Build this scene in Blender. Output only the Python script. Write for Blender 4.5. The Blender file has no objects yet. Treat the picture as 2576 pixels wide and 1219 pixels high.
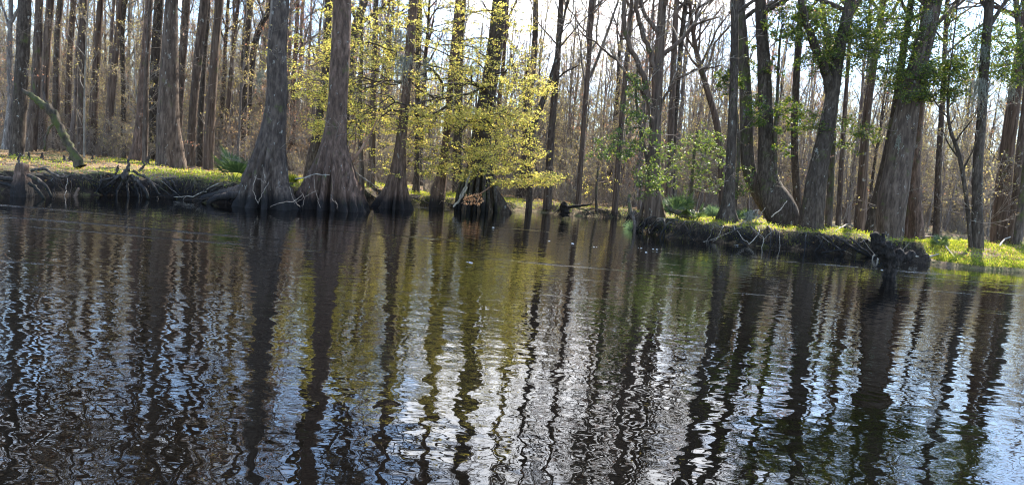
import bpy, math, random
import numpy as np
from mathutils import Vector
PI = math.pi
SC = bpy.context.scene
# ------------------------------------------------------------------ camera, sky, sun, exposure
CAM_H = 1.6; F = 1860.0; CX, CY = 1288.0, 609.5           # focal length and centre on a 2576-wide picture
ROLL = math.atan(0.085); PITCH = math.atan(153.0 / F)
SUN_AZ, SUN_EL = math.radians(26), math.radians(44)        # azimuth to the right of the view axis (+Y)
SUN_STRENGTH, SKY_STRENGTH, EXPOSURE = 5.0, 0.14, 1.95
fwd = np.array([0, math.cos(PITCH), -math.sin(PITCH)])
rt0 = np.array([1.0, 0, 0]); up0 = np.array([0, math.sin(PITCH), math.cos(PITCH)])
RT = math.cos(ROLL) * rt0 + math.sin(ROLL) * up0
UP = -math.sin(ROLL) * rt0 + math.cos(ROLL) * up0
CAM = np.array([0, 0, CAM_H])
cd = bpy.data.cameras.new('camera'); cd.sensor_width = 36; cd.lens = F / 2576 * 36
cd.clip_start = 0.1; cd.clip_end = 6000
cam = bpy.data.objects.new('camera', cd); SC.collection.objects.link(cam); SC.camera = cam
from mathutils import Matrix
M = Matrix(((RT[0], UP[0], -fwd[0], 0), (RT[1], UP[1], -fwd[1], 0), (RT[2], UP[2], -fwd[2], CAM_H), (0, 0, 0, 1)))
cam.matrix_world = M

w = bpy.data.worlds.new('World'); SC.world = w; w.use_nodes = True
nt = w.node_tree; nt.nodes.clear()
def N(t, typ, **kw):
    n = t.nodes.new(typ)
    for k, v in kw.items():
        if k.startswith('i_'):
            n.inputs[k[2:]].default_value = v
        else:
            setattr(n, k, v)
    return n
sky = N(nt, 'ShaderNodeTexSky', sky_type='NISHITA', sun_disc=False, sun_elevation=SUN_EL, sun_rotation=SUN_AZ,
        air_density=1.0, dust_density=0.3, ozone_density=3.0)
bg = N(nt, 'ShaderNodeBackground'); bg.inputs[1].default_value = SKY_STRENGTH
out = N(nt, 'ShaderNodeOutputWorld')
tcw = N(nt, 'ShaderNodeTexCoord')
mpw = N(nt, 'ShaderNodeMapping'); mpw.inputs['Scale'].default_value = (1.0, 1.0, 2.6)
nzw = N(nt, 'ShaderNodeTexNoise'); nzw.inputs['Scale'].default_value = 2.6; nzw.inputs['Detail'].default_value = 7; nzw.inputs['Roughness'].default_value = 0.6
crw = N(nt, 'ShaderNodeValToRGB'); crw.color_ramp.elements[0].position = 0.54; crw.color_ramp.elements[1].position = 0.72
mxw = N(nt, 'ShaderNodeMix', data_type='RGBA'); mxw.inputs[7].default_value = (8.5, 8.7, 9.2, 1)
L = nt.links.new
L(tcw.outputs['Generated'], mpw.inputs[0]); L(mpw.outputs[0], nzw.inputs[0])
vm = N(nt, 'ShaderNodeVectorMath', operation='DOT_PRODUCT'); ca_, ce_ = math.radians(5), math.radians(19)
vm.inputs[1].default_value = (math.sin(ca_) * math.cos(ce_), math.cos(ca_) * math.cos(ce_), math.sin(ce_)); L(tcw.outputs['Generated'], vm.inputs[0])
mr = N(nt, 'ShaderNodeMapRange', interpolation_type='SMOOTHSTEP'); mr.inputs[1].default_value = math.cos(math.radians(17)); mr.inputs[2].default_value = math.cos(math.radians(5)); mr.inputs[3].default_value = 0; mr.inputs[4].default_value = .22
L(vm.outputs['Value'], mr.inputs[0]); ad_ = N(nt, 'ShaderNodeMath', operation='ADD'); L(nzw.outputs[0], ad_.inputs[0]); L(mr.outputs[0], ad_.inputs[1]); L(ad_.outputs[0], crw.inputs[0])
L(crw.outputs[0], mxw.inputs[0]); L(sky.outputs[0], mxw.inputs[6]); L(mxw.outputs[2], bg.inputs[0]); L(bg.outputs[0], out.inputs[0])

sl = bpy.data.lights.new('sun', 'SUN'); sl.energy = SUN_STRENGTH; sl.angle = math.radians(0.53); sl.color = (1.0, 0.91, 0.78)
so = bpy.data.objects.new('sun', sl); SC.collection.objects.link(so)
sd = Vector((math.sin(SUN_AZ) * math.cos(SUN_EL), math.cos(SUN_AZ) * math.cos(SUN_EL), math.sin(SUN_EL)))
so.rotation_euler = sd.to_track_quat('Z', 'Y').to_euler(); so.location = (20, 30, 60)
vs = SC.view_settings
vs.view_transform = 'Standard'; vs.look = 'None'; vs.gamma = 1; vs.exposure = EXPOSURE; vs.use_curve_mapping = False
SC.render.engine = 'CYCLES'
cy = SC.cycles
cy.max_bounces = 5; cy.diffuse_bounces = 2; cy.glossy_bounces = 3; cy.transmission_bounces = 3; cy.transparent_max_bounces = 4
cy.volume_bounces = 0; cy.caustics_reflective = False; cy.caustics_refractive = False; cy.sample_clamp_indirect = 6
cy.use_denoising = True; cy.pixel_filter_type = 'BLACKMAN_HARRIS'; cy.filter_width = 1.1

# ------------------------------------------------------------------ helpers
def ray(X, Y):
    return fwd + (X - CX) / F * RT - (Y - CY) / F * UP
def at_depth(X, Y, yd):
    d = ray(X, Y); return CAM + d * (yd / d[1])
def at_z(X, Y, z, lo=0, hi=1e9):
    d = ray(X, Y); t = (z - CAM_H) / d[2] if d[2] < -1e-4 else 1e9
    p = CAM + d * t
    if p[1] < lo or p[1] > hi or t < 0:
        p = CAM + d * ((lo if (t > 0 and p[1] < lo) else hi) / d[1])
    return p
def sstep(x, a, b):
    t = np.clip((x - a) / (b - a), 0, 1); return t * t * (3 - 2 * t)
_wr = np.random.RandomState(5)
_wv = [(_wr.uniform(-1, 1, 2), _wr.uniform(0, 6.28)) for _ in range(14)]
def wob(x, y, s):
    r = 0
    for (k, ph) in _wv:
        r = r + np.sin((k[0] * x + k[1] * y) * s + ph + 0.7 * np.sin((k[1] * x - k[0] * y) * s * 0.6))
    return r / 4.0

class MB:
    def __init__(s): s.v = []; s.f4 = []; s.f3 = []; s.n = 0; s.m4 = []; s.m3 = []
    def add(s, v, f4=None, f3=None, mat=0):
        v = np.asarray(v, float).reshape(-1, 3)
        if f4 is not None and len(f4):
            f4 = np.asarray(f4, np.int64).reshape(-1, 4); s.f4.append(f4 + s.n); s.m4.append(np.full(len(f4), mat))
        if f3 is not None and len(f3):
            f3 = np.asarray(f3, np.int64).reshape(-1, 3); s.f3.append(f3 + s.n); s.m3.append(np.full(len(f3), mat))
        s.v.append(v); s.n += len(v)
    def build(s, name, mats, parent=None, smooth=True, origin=None):
        me = bpy.data.meshes.new(name)
        v = np.concatenate(s.v) if s.v else np.zeros((0, 3))
        if origin is not None: v = v - np.asarray(origin)
        f4 = np.concatenate(s.f4) if s.f4 else np.zeros((0, 4), int)
        f3 = np.concatenate(s.f3) if s.f3 else np.zeros((0, 3), int)
        m = np.concatenate(s.m4 + s.m3) if (s.m4 or s.m3) else np.zeros(0, int)
        me.vertices.add(len(v)); me.vertices.foreach_set('co', v.astype(np.float32).ravel())
        nl = len(f4) * 4 + len(f3) * 3
        me.loops.add(nl); me.loops.foreach_set('vertex_index', np.concatenate([f4.ravel(), f3.ravel()]).astype(np.int32))
        me.polygons.add(len(f4) + len(f3))
        ls = np.concatenate([np.arange(len(f4)) * 4, len(f4) * 4 + np.arange(len(f3)) * 3]).astype(np.int32)
        me.polygons.foreach_set('loop_start', ls)
        if not isinstance(mats, (list, tuple)): mats = [mats]
        for mt in mats: me.materials.append(mt)
        me.polygons.foreach_set('material_index', m.astype(np.int32))
        me.polygons.foreach_set('use_smooth', np.full(len(f4) + len(f3), smooth))
        me.update(calc_edges=True)
        o = bpy.data.objects.new(name, me); SC.collection.objects.link(o)
        if parent is not None: o.parent = parent
        elif origin is not None: o.location = origin
        return o
def tag(o, label=None, cat=None, group=None, kind=None):
    if label: o['label'] = label
    if cat: o['category'] = cat
    if group: o['group'] = group
    if kind: o['kind'] = kind
    return o
def empty(name, loc, label, cat, group=None):
    o = bpy.data.objects.new(name, None); o.empty_display_size = 0.3
    SC.collection.objects.link(o); o.location = loc
    return tag(o, label, cat, group)

_tc = {}
def tube(mb, P, R, sides=6, mat=0, mod=None, cap=True):
    P = np.asarray(P, float); R = np.asarray(R, float); n = len(P)
    if sides not in _tc: th = np.arange(sides) * 2 * PI / sides; _tc[sides] = (np.cos(th)[None, :, None], np.sin(th)[None, :, None])
    if (n, sides) not in _tc:
        i = np.arange(n - 1)[:, None] * sides; j = np.arange(sides)[None]; k = (j + 1) % sides
        _tc[(n, sides)] = np.stack([i + j, i + k, i + sides + k, i + sides + j], -1).reshape(-1, 4)
    T = np.empty((n, 3)); T[1:-1] = P[2:] - P[:-2]; T[0] = P[1] - P[0]; T[-1] = P[-1] - P[-2]
    T /= np.sqrt((T * T).sum(1))[:, None] + 1e-9
    rx, ry, rz = (0.13, 1.0, 0.07) if abs(T[0, 2]) > 0.5 else (0.05, 0.1, 1.0)
    U = np.empty((n, 3)); U[:, 0] = T[:, 1] * rz - T[:, 2] * ry; U[:, 1] = T[:, 2] * rx - T[:, 0] * rz; U[:, 2] = T[:, 0] * ry - T[:, 1] * rx
    U /= np.sqrt((U * U).sum(1))[:, None] + 1e-9
    V = np.empty((n, 3)); V[:, 0] = T[:, 1] * U[:, 2] - T[:, 2] * U[:, 1]; V[:, 1] = T[:, 2] * U[:, 0] - T[:, 0] * U[:, 2]; V[:, 2] = T[:, 0] * U[:, 1] - T[:, 1] * U[:, 0]
    c, s_ = _tc[sides]; rr = R[:, None] if mod is None else R[:, None] * mod
    v = (P[:, None, :] + rr[:, :, None] * (c * U[:, None, :] + s_ * V[:, None, :])).reshape(-1, 3); f = _tc[(n, sides)]
    if cap and sides > 3:
        v = np.vstack([v, P[-1] + T[-1] * R[-1] * 0.3]); a = np.arange(sides) + (n - 1) * sides
        mb.add(v, f, np.stack([a, np.roll(a, -1), np.full(sides, n * sides)], -1), mat)
    else: mb.add(v, f, None, mat)

def spline(P, n):
    """Catmull-Rom resampling of rows (any width) to n rows, even in arc length of the first three columns."""
    P = np.asarray(P, float)
    if len(P) < 3:
        t = np.linspace(0, 1, n)[:, None]; return P[0] * (1 - t) + P[-1] * t
    Q = np.vstack([2 * P[0] - P[1], P, 2 * P[-1] - P[-2]])
    o = []
    for i in range(1, len(Q) - 2):
        t = np.linspace(0, 1, 12, endpoint=False)[:, None]
        a, b, c, d = Q[i - 1], Q[i], Q[i + 1], Q[i + 2]
        o.append(0.5 * (2 * b + (c - a) * t + (2 * a - 5 * b + 4 * c - d) * t ** 2 + (3 * b - a - 3 * c + d) * t ** 3))
    o.append(P[-1:]); S = np.vstack(o)
    s = np.r_[0, np.cumsum(np.linalg.norm(np.diff(S[:, :3], axis=0), axis=1))]
    q = np.linspace(0, s[-1], n)
    return np.stack([np.interp(q, s, S[:, c]) for c in range(S.shape[1])], 1)

def wander(rng, p, d, L, n, bend=0.25, up=0.0):
    P = [np.array(p, float)]; d = np.array(d, float); d /= np.linalg.norm(d)
    for i in range(n - 1):
        d = d + rng.normal(0, bend, 3); d[2] += up; d /= np.linalg.norm(d)
        P.append(P[-1] + d * L / (n - 1))
    return np.array(P)
def side_dir(rng, d, ang):
    a = rng.normal(0, 1, 3); a -= a.dot(d) * d; a /= np.linalg.norm(a) + 1e-9
    return d * math.cos(ang) + a * math.sin(ang)

def leaves(mb, C, rng, size, flat=0.5, mat=0, long=1.6):
    """one small pointed leaf of two triangles, folded along its rib, at every point of C"""
    C = np.asarray(C).reshape(-1, 3); n = len(C)
    if n == 0: return
    a = rng.normal(0, 1, (n, 3)); a[:, 2] *= flat; a /= np.linalg.norm(a, axis=1)[:, None]
    b = rng.normal(0, 1, (n, 3)) * np.array([1, 1, flat]); b -= (a * b).sum(1)[:, None] * a; b /= np.linalg.norm(b, axis=1)[:, None] + 1e-9
    nn = np.cross(a, b)
    s = size * rng.uniform(0.65, 1.3, n)[:, None]
    v = np.stack([C, C + a * s * long * .5 + b * s * .5, C + a * s * long + nn * s * .15, C + a * s * long * .5 - b * s * .5], 1).reshape(-1, 3)
    i = np.arange(n)[:, None] * 4
    mb.add(v, np.hstack([i, i + 1, i + 2, i + 3]), None, mat)

# ------------------------------------------------------------------ materials
def mat(name):
    m = bpy.data.materials.new(name); m.use_nodes = True; m.node_tree.nodes.clear(); return m, m.node_tree
def ramp(t, fac, cols, interp='LINEAR'):
    r = N(t, 'ShaderNodeValToRGB'); e = r.color_ramp.elements; r.color_ramp.interpolation = interp
    while len(e) < len(cols): e.new(0.5)
    for q, (p, c) in zip(e, cols): q.position = p; q.color = (*c, 1)
    t.links.new(fac, r.inputs[0]); return r
def noise(t, vec, scale, det=4, rough=.55, dim='3D'):
    n = N(t, 'ShaderNodeTexNoise'); n.inputs['Scale'].default_value = scale; n.inputs['Detail'].default_value = det
    n.inputs['Roughness'].default_value = rough
    if vec is not None: t.links.new(vec, n.inputs['Vector'])
    return n
def mapping(t, src, sc, loc=(0, 0, 0)):
    m = N(t, 'ShaderNodeMapping'); m.inputs['Scale'].default_value = sc; m.inputs['Location'].default_value = loc
    t.links.new(src, m.inputs[0]); return m.outputs[0]
def mix(t, f, a, b, mode='MIX'):
    m = N(t, 'ShaderNodeMix', data_type='RGBA', blend_type=mode)
    for k, x in ((0, f), (6, a), (7, b)):
        if isinstance(x, (float, int)): m.inputs[k].default_value = x
        elif isinstance(x, tuple): m.inputs[k].default_value = (*x, 1)
        else: t.links.new(x, m.inputs[k])
    return m.outputs[2]
def bark(name, c0, c1, lichen=None, lich=0.0, moss=0.0, zs=0.12, scale=9, wet=False, bump=0.035, streak=2.2):
    m, t = mat(name); g = N(t, 'ShaderNodeTexCoord').outputs['Object']
    geo = N(t, 'ShaderNodeNewGeometry')
    v = mapping(t, g, (1, 1, zs)); n1 = noise(t, v, scale, 6, .65); n2 = noise(t, mapping(t, g, (1, 1, zs * .6)), streak, 4)
    base = ramp(t, n1.outputs[0], [(0.32, tuple(x * .35 for x in c0)), (.47, c0), (.66, tuple(x * 1.15 for x in c1))]).outputs[0]
    base = mix(t, ramp(t, n2.outputs[0], [(.35, (0, 0, 0)), (.65, (1, 1, 1))]).outputs[0], mix(t, 0.5, base, tuple(x * .5 for x in c0)), base)
    if lich:
        n3 = noise(t, mapping(t, g, (1, 1, .55)), 5.5, 5, .7)
        f = ramp(t, n3.outputs[0], [(0.66 - lich * .2, (0, 0, 0)), (0.70 - lich * .2, (.85, .85, .85))]).outputs[0]
        base = mix(t, f, base, lichen)
    if moss:
        n4 = noise(t, g, 1.7, 5, .7)
        f = ramp(t, n4.outputs[0], [(0.62 - moss * .25, (0, 0, 0)), (0.74 - moss * .25, (.8, .8, .8))]).outputs[0]
        base = mix(t, f, base, (.07, .085, .022))
    if wet:      # the stained band above the waterline, in height above the water
        sx = N(t, 'ShaderNodeSeparateXYZ'); t.links.new(geo.outputs['Position'], sx.inputs[0])
        nw = noise(t, mapping(t, g, (4, 4, .6)), 1.5, 3)
        ad = N(t, 'ShaderNodeMath', operation='MULTIPLY_ADD'); t.links.new(nw.outputs[0], ad.inputs[0]); ad.inputs[1].default_value = -.55
        t.links.new(sx.outputs[2], ad.inputs[2])
        f = ramp(t, ad.outputs[0], [(-0.0, (.93, .93, .93)), (.08, (.75, .75, .75)), (.34, (0, 0, 0))]).outputs[0]
        base = mix(t, f, base, (.012, .012, .013))
    p = N(t, 'ShaderNodeBsdfPrincipled'); p.inputs['Roughness'].default_value = .85; p.inputs['Specular IOR Level'].default_value = .25
    t.links.new(base, p.inputs['Base Color'])
    b = N(t, 'ShaderNodeBump'); b.inputs['Strength'].default_value = 1; b.inputs['Distance'].default_value = bump
    t.links.new(n1.outputs[0], b.inputs['Height']); t.links.new(b.outputs[0], p.inputs['Normal'])
    o = N(t, 'ShaderNodeOutputMaterial'); t.links.new(p.outputs[0], o.inputs[0]); return m
def leafmat(name, c0, c1, c2, trans=.45, rough=.5, spec=.3, tcol=None):
    m, t = mat(name); g = N(t, 'ShaderNodeNewGeometry')
    r = ramp(t, g.outputs['Random Per Island'], [(0, c0), (.5, c1), (1, c2)])
    p = N(t, 'ShaderNodeBsdfPrincipled'); p.inputs['Roughness'].default_value = rough; p.inputs['Specular IOR Level'].default_value = spec
    t.links.new(r.outputs[0], p.inputs['Base Color'])
    tr = N(t, 'ShaderNodeBsdfTranslucent')
    gm = mix(t, 1.0, r.outputs[0], tcol or (1.6, 1.7, .9), 'MULTIPLY'); t.links.new(gm, tr.inputs[0])
    mx = N(t, 'ShaderNodeMixShader'); mx.inputs[0].default_value = trans
    t.links.new(p.outputs[0], mx.inputs[1]); t.links.new(tr.outputs[0], mx.inputs[2])
    o = N(t, 'ShaderNodeOutputMaterial'); t.links.new(mx.outputs[0], o.inputs[0]); return m
GREY = (.30, .30, .27)
MAT = {
 'cypress': bark('cypress_bark', (0.070, 0.052, 0.042), (0.133, 0.102, 0.082), GREY, .20, .05, .34, 9, True, .07),
 'cypress_brown': bark('cypress_brown_bark', (0.111, 0.072, 0.053), (0.206, 0.134, 0.101), GREY, .14, .12, .26, 10, True, .08),
 'dark': bark('dark_bark', (0.058, 0.043, 0.032), (0.109, 0.086, 0.068), GREY, .18, .15, .3, 12, False, .04),
 'grey': bark('grey_bark', (0.085, 0.060, 0.045), (0.155, 0.116, 0.090), (.27, .265, .24), .20, .12, .2, 9, False, .035),
 'brown': bark('brown_bark', (0.101, 0.070, 0.052), (0.179, 0.129, 0.098), GREY, .12, .12, .08, 11, False, .035),
 'mossy': bark('mossy_bark', (0.079, 0.061, 0.050), (0.137, 0.112, 0.094), GREY, .14, .5, .25, 10, False, .035),
 'pale': bark('pale_bark', (0.230, 0.204, 0.170), (0.340, 0.315, 0.272), (.5, .48, .43), .25, 0, .3, 8, False, .015),
 'snagbark': bark('mossy_snag_bark', (.05, .04, .03), (.10, .085, .06), None, 0, .6, .3, 10, False, .03),
 'twig': bark('twig_bark', (.20, .165, .135), (.36, .31, .26), None, 0, 0, 1, 6, False, .003),
 'twig_pale': bark('pale_twig_bark', (.27, .24, .20), (.40, .36, .31), None, 0, 0, 1, 6, False, .003),
 'root': bark('root_bark', (0.049, 0.040, 0.034), (0.119, 0.105, 0.091), GREY, .1, .3, .5, 12, True, .02),
 'snag': bark('rotten_wood', (.018, .015, .013), (.05, .04, .034), None, 0, .0, .4, 14, False, .08),
 'dead': bark('bleached_wood', (.30, .265, .22), (.46, .42, .36), None, 0, 0, .3, 8, False, .01),
 'reddead': bark('reddish_dead_wood', (.28, .165, .11), (.38, .25, .18), None, 0, 0, .3, 8, False, .01),
 'brown_haze': bark('hazed_brown_bark', (.15, .112, .092), (.27, .215, .18), GREY, .12, .1, .12, 10, False, .02),  # brown bark lightened for background trees, in place of air haze
 'grey_haze': bark('hazed_grey_bark', (.15, .127, .113), (.26, .23, .205), (.38, .38, .35), .28, .1, .25, 9, False, .02),  # grey bark likewise, with the haze put into its colour
 'far': bark('hazed_far_bark', (.19, .155, .135), (.33, .285, .255), None, 0, 0, .2, 5, False, .02),  # distance haze painted in as a lighter bark colour
 'yleaf': leafmat('new_yellow_green_leaf', (.37, .41, .13), (.58, .55, .19), (.66, .52, .26), .64, .5, .25, (1.6, 1.5, .8)),
 'green': leafmat('evergreen_leaf', (.03, .06, .015), (.06, .095, .02), (.20, .21, .04), .42, .4, .4, (2.0, 2.1, .8)),
 'greygreen': leafmat('dull_evergreen_leaf', (.05, .08, .035), (.085, .12, .045), (.20, .21, .06), .42, .5, .3, (1.6, 1.8, .8)),
 'bud': leafmat('pale_bud', (.34, .31, .15), (.38, .30, .18), (.38, .25, .17), .5, .6, .2),
 'redbud': leafmat('red_maple_bud', (.36, .17, .12), (.40, .22, .14), (.38, .28, .16), .5, .6, .2, (1.4, 1.2, 1.1)),
 'deadleaf': leafmat('dead_leaf', (.30, .17, .08), (.40, .26, .13), (.48, .36, .22), .4, .7, .2, (1.3, 1.2, 1.0)),
 'tanleaf': leafmat('tan_leaf', (.55, .30, .16), (.62, .38, .22), (.6, .42, .28), .45, .7, .2, (1.2, 1.1, 1.0)),
 'palm': leafmat('palmetto_leaf', (.05, .085, .035), (.08, .115, .045), (.13, .17, .07), .35, .35, .5, (1.4, 1.5, .9)),
 'palm_blue': leafmat('bluish_palmetto_leaf', (.10, .16, .10), (.13, .19, .12), (.17, .23, .14), .35, .4, .5, (1.3, 1.4, .9)),
 'grass': leafmat('grass_blade', (.16, .23, .03), (.28, .33, .045), (.42, .38, .10), .5, .6, .2, (1.7, 1.7, .7)),
 'lawn': leafmat('lush_grass_blade', (.07, .11, .018), (.14, .17, .03), (.34, .30, .09), .5, .6, .2, (1.7, 1.8, .7)),
 'moss': leafmat('spanish_moss', (.22, .23, .19), (.29, .30, .25), (.34, .34, .29), .4, .8, .1, (1.2, 1.2, 1.1)),
 'deadgrass': leafmat('drooping_blade', (.10, .13, .03), (.20, .18, .08), (.32, .26, .16), .4, .7, .2, (1.3, 1.3, .9)),
 'foam': leafmat('foam', (.75, .75, .74), (.8, .8, .8), (.8, .8, .78), .2, .6, .3, (1, 1, 1)),  # plain white standing in for sun glints on the water
}
# ------------------------------------------------------------------ shoreline and ground
def W(*pts): return [tuple(at_z(x, y, 0)[:2]) for x, y in pts]
s_left = W((-260, 470), (0, 487), (110, 490), (230, 490), (330, 494), (440, 500), (530, 508), (620, 515), (740, 519), (790, 524), (880, 522), (908, 514), (955, 512), (1010, 512))
s_mid = W((1010, 512), (1060, 516), (1140, 522), (1200, 527), (1262, 531), (1290, 528), (1340, 532), (1420, 541), (1500, 545), (1600, 549))
s_right = W((1592, 560), (1588, 573), (1625, 585), (1680, 596), (1780, 607), (1900, 618), (2010, 628), (2100, 637), (2200, 648), (2335, 662))
s_lawn = W((2335, 660), (2370, 668), (2450, 676), (2576, 686), (2760, 700))
e = s_mid[-1]
POLYS = [  # polygon, top height, bank width, gentle
    (np.array([(-95, 14), (-60, 19)] + s_left + [(s_left[-1][0], 70), (s_left[-1][0], 1600), (-1600, 1600), (-1600, 14)]), .70, .42, 0),
    (np.array(s_mid + [(e[0] + 12, e[1] + 5), (e[0] + 40, e[1] + 12), (160, 75), (1600, 90), (1600, 1600), (s_mid[0][0] - 1, 1600), (s_mid[0][0] - 1, s_mid[0][1])]), .46, .8, 0),
    (np.array(s_right + [(s_right[-1][0] + 1.5, 40), (60, 46), (60, 47), (s_right[0][0] + 9, 39.5), (s_right[0][0] + 1.0, 34.5)]), .66, .55, 0),
    (np.array(s_lawn + [(45, 24), (95, 18), (1600, 15), (1600, 50), (60, 47), (24, 42), (s_lawn[0][0] - 2, 33)]), .62, 1, 1),
]
def sdist(P, x, y):
    d = np.full(x.shape, 1e9); ins = np.zeros(x.shape, bool)
    for i in range(len(P)):
        a = P[i]; b = P[(i + 1) % len(P)]; ab = b - a; l2 = ab @ ab + 1e-12
        t = np.clip(((x - a[0]) * ab[0] + (y - a[1]) * ab[1]) / l2, 0, 1)
        d = np.minimum(d, (x - a[0] - t * ab[0]) ** 2 + (y - a[1] - t * ab[1]) ** 2)
        c = ((a[1] > y) != (b[1] > y)) & (x < (b[0] - a[0]) * (y - a[1]) / (b[1] - a[1] + 1e-12) + a[0]); ins ^= c
    d = np.sqrt(d); return np.where(ins, d, -d)
def shore(x, y):
    """signed distance into the land (metres), negative over the water"""
    return np.max([sdist(P, x, y) for P, *_ in POLYS], axis=0)
def ground(x, y):
    x = np.asarray(x, float); y = np.asarray(y, float)
    z = np.full(x.shape, -9.0)
    wig = .16 * wob(x, y, 2.1) + .09 * wob(y, x, 6.0) + .04 * wob(x, y, 15.0)
    for P, h, bw, gentle in POLYS:
        d = sdist(P, x, y) + wig * (1 if not gentle else .5)
        if gentle:
            zz = np.where(d > 0, .10 * sstep(d, 0, .12) + (h - .1) * (1 - np.exp(-np.maximum(d, 0) / 3.2)), np.maximum(d * .8, -1.5))
        else:
            hh = h + .07 * wob(x, y, .9) + .05 * wob(y, x, 4.3)
            zz = np.where(d > 0, hh * sstep(d, -.02, bw) , np.maximum(d * 1.6, -1.5))
        zz = zz + np.where(d > 0.4, .018 * np.minimum(np.maximum(d - .4, 0), 22), 0)
        zz = zz + .03 * wob(x, y, 2.3) * sstep(d, .1, 1.0) + .012 * wob(y, x, 7.0) * sstep(d, 0, .6)
        z = np.maximum(z, zz)
    return z
def bil(G, x, y):
    i = int(np.clip(np.searchsorted(xs, x) - 1, 0, len(xs) - 2)); j = int(np.clip(np.searchsorted(ys, y) - 1, 0, len(ys) - 2))
    u = (x - xs[i]) / (xs[i + 1] - xs[i]); v = (y - ys[j]) / (ys[j + 1] - ys[j])
    return float((G[j, i] * (1 - u) + G[j, i + 1] * u) * (1 - v) + (G[j + 1, i] * (1 - u) + G[j + 1, i + 1] * u) * v)
def g1(x, y): return bil(gz, x, y)

xs = np.unique(np.concatenate([np.linspace(-1600, -60, 14), np.linspace(-60, -24, 50), np.arange(-24, 27, .16), np.linspace(27, 60, 60), np.linspace(60, 1600, 14)]))
ys = np.unique(np.concatenate([np.linspace(-300, 10, 10), np.linspace(10, 19, 18), np.arange(19, 46, .16), np.linspace(46, 100, 60), np.linspace(100, 2500, 22)]))
gx, gy = np.meshgrid(xs, ys); gz = ground(gx, gy); gs = shore(gx, gy)
mb = MB(); nx, ny = len(xs), len(ys)
i = (np.arange(ny - 1)[:, None] * nx + np.arange(nx - 1)[None]).ravel()
mb.add(np.stack([gx, gy, gz], -1).reshape(-1, 3), np.stack([i, i + 1, i + nx + 1, i + nx], 1))
m, t = mat('forest_floor'); g = N(t, 'ShaderNodeTexCoord').outputs['Object']; ge = N(t, 'ShaderNodeNewGeometry')
n1 = noise(t, g, 14, 6, .7); n2 = noise(t, g, .9, 5, .6); n3 = noise(t, g, 45, 3, .6)
lit = ramp(t, n1.outputs[0], [(.3, (.06, .042, .028)), (.5, (.17, .115, .07)), (.7, (.32, .235, .15))]).outputs[0]
mos = ramp(t, n3.outputs[0], [(.3, (.045, .06, .015)), (.7, (.14, .17, .035))]).outputs[0]
c = mix(t, ramp(t, n2.outputs[0], [(.44, (0, 0, 0)), (.60, (.75, .75, .75))]).outputs[0], lit, mos)
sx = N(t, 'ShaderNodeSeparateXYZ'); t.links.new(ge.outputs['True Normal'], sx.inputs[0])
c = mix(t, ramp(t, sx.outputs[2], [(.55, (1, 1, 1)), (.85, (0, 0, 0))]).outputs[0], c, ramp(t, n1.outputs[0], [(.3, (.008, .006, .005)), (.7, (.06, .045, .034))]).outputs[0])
p = N(t, 'ShaderNodeBsdfPrincipled'); p.inputs['Roughness'].default_value = .9; p.inputs['Specular IOR Level'].default_value = .2
t.links.new(c, p.inputs['Base Color'])
b = N(t, 'ShaderNodeBump'); b.inputs['Distance'].default_value = .06; t.links.new(n1.outputs[0], b.inputs['Height']); t.links.new(b.outputs[0], p.inputs['Normal'])
o = N(t, 'ShaderNodeOutputMaterial'); t.links.new(p.outputs[0], o.inputs[0]); MAT['floor'] = m
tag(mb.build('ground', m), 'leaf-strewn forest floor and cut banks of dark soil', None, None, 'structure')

# water: one flat sheet, ripples of real centimetre scale in the bump
mb = MB(); mb.add([(-1600, -300, 0), (1600, -300, 0), (1600, 2500, 0), (-1600, 2500, 0)], [(0, 1, 2, 3)])
m, t = mat('river_water'); g = N(t, 'ShaderNodeTexCoord').outputs['Object']
def math_(op, a, b2):
    n = N(t, 'ShaderNodeMath', operation=op)
    for k, x in enumerate((a, b2)):
        if isinstance(x, (int, float)): n.inputs[k].default_value = x
        else: t.links.new(x, n.inputs[k])
    return n.outputs[0]
wA = noise(t, mapping(t, g, (1, 1.25, 1)), 2.7, 2.0, .45)            # 30 cm ripples
wA.inputs['Distortion'].default_value = .1
wB = noise(t, mapping(t, g, (.7, 1.3, 1), (7, 3, 0)), 8.5, 2, .5)   # 10 cm ripples
wC = noise(t, mapping(t, g, (.5, .6, 1), (2, 9, 0)), .55, 2, .5)    # slow swell
msk = noise(t, mapping(t, g, (.12, .42, 1), (4, 1, 0)), 1.0, 3, .6)  # current bands with finer ripples
mk = ramp(t, msk.outputs[0], [(.45, (.25, .25, .25)), (.62, (1, 1, 1))]).outputs[0]
stk = noise(t, mapping(t, g, (.07, 1.1, 1), (1, 5, 0)), 1.0, 4, .6)
sk = ramp(t, stk.outputs[0], [(.59, (0, 0, 0)), (.68, (1, 1, 1))]).outputs[0]
msk2 = noise(t, mapping(t, g, (.10, .25, 1), (9, 2, 0)), 1.0, 2, .5)
wD = noise(t, mapping(t, g, (.8, 2.0, 1)), 22, 1, .5)
h = math_('ADD', math_('MULTIPLY', wA.outputs[0], math_('ADD', math_('MULTIPLY', msk2.outputs[0], .6), .75)), math_('MULTIPLY', wC.outputs[0], 1.6))
h = math_('ADD', h, math_('MULTIPLY', math_('MULTIPLY', wB.outputs[0], mk), .20))
sxy = N(t, 'ShaderNodeSeparateXYZ'); t.links.new(g, sxy.inputs[0])
mid = ramp(t, math_('MULTIPLY', sxy.outputs[1], .025), [(.20, (.15, .15, .15)), (.32, (1, 1, 1))]).outputs[0]     # the livelier current beyond the calm near water
h = math_('ADD', h, math_('MULTIPLY', math_('MULTIPLY', wD.outputs[0], math_('MULTIPLY', sk, mid)), 1.5))
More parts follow.
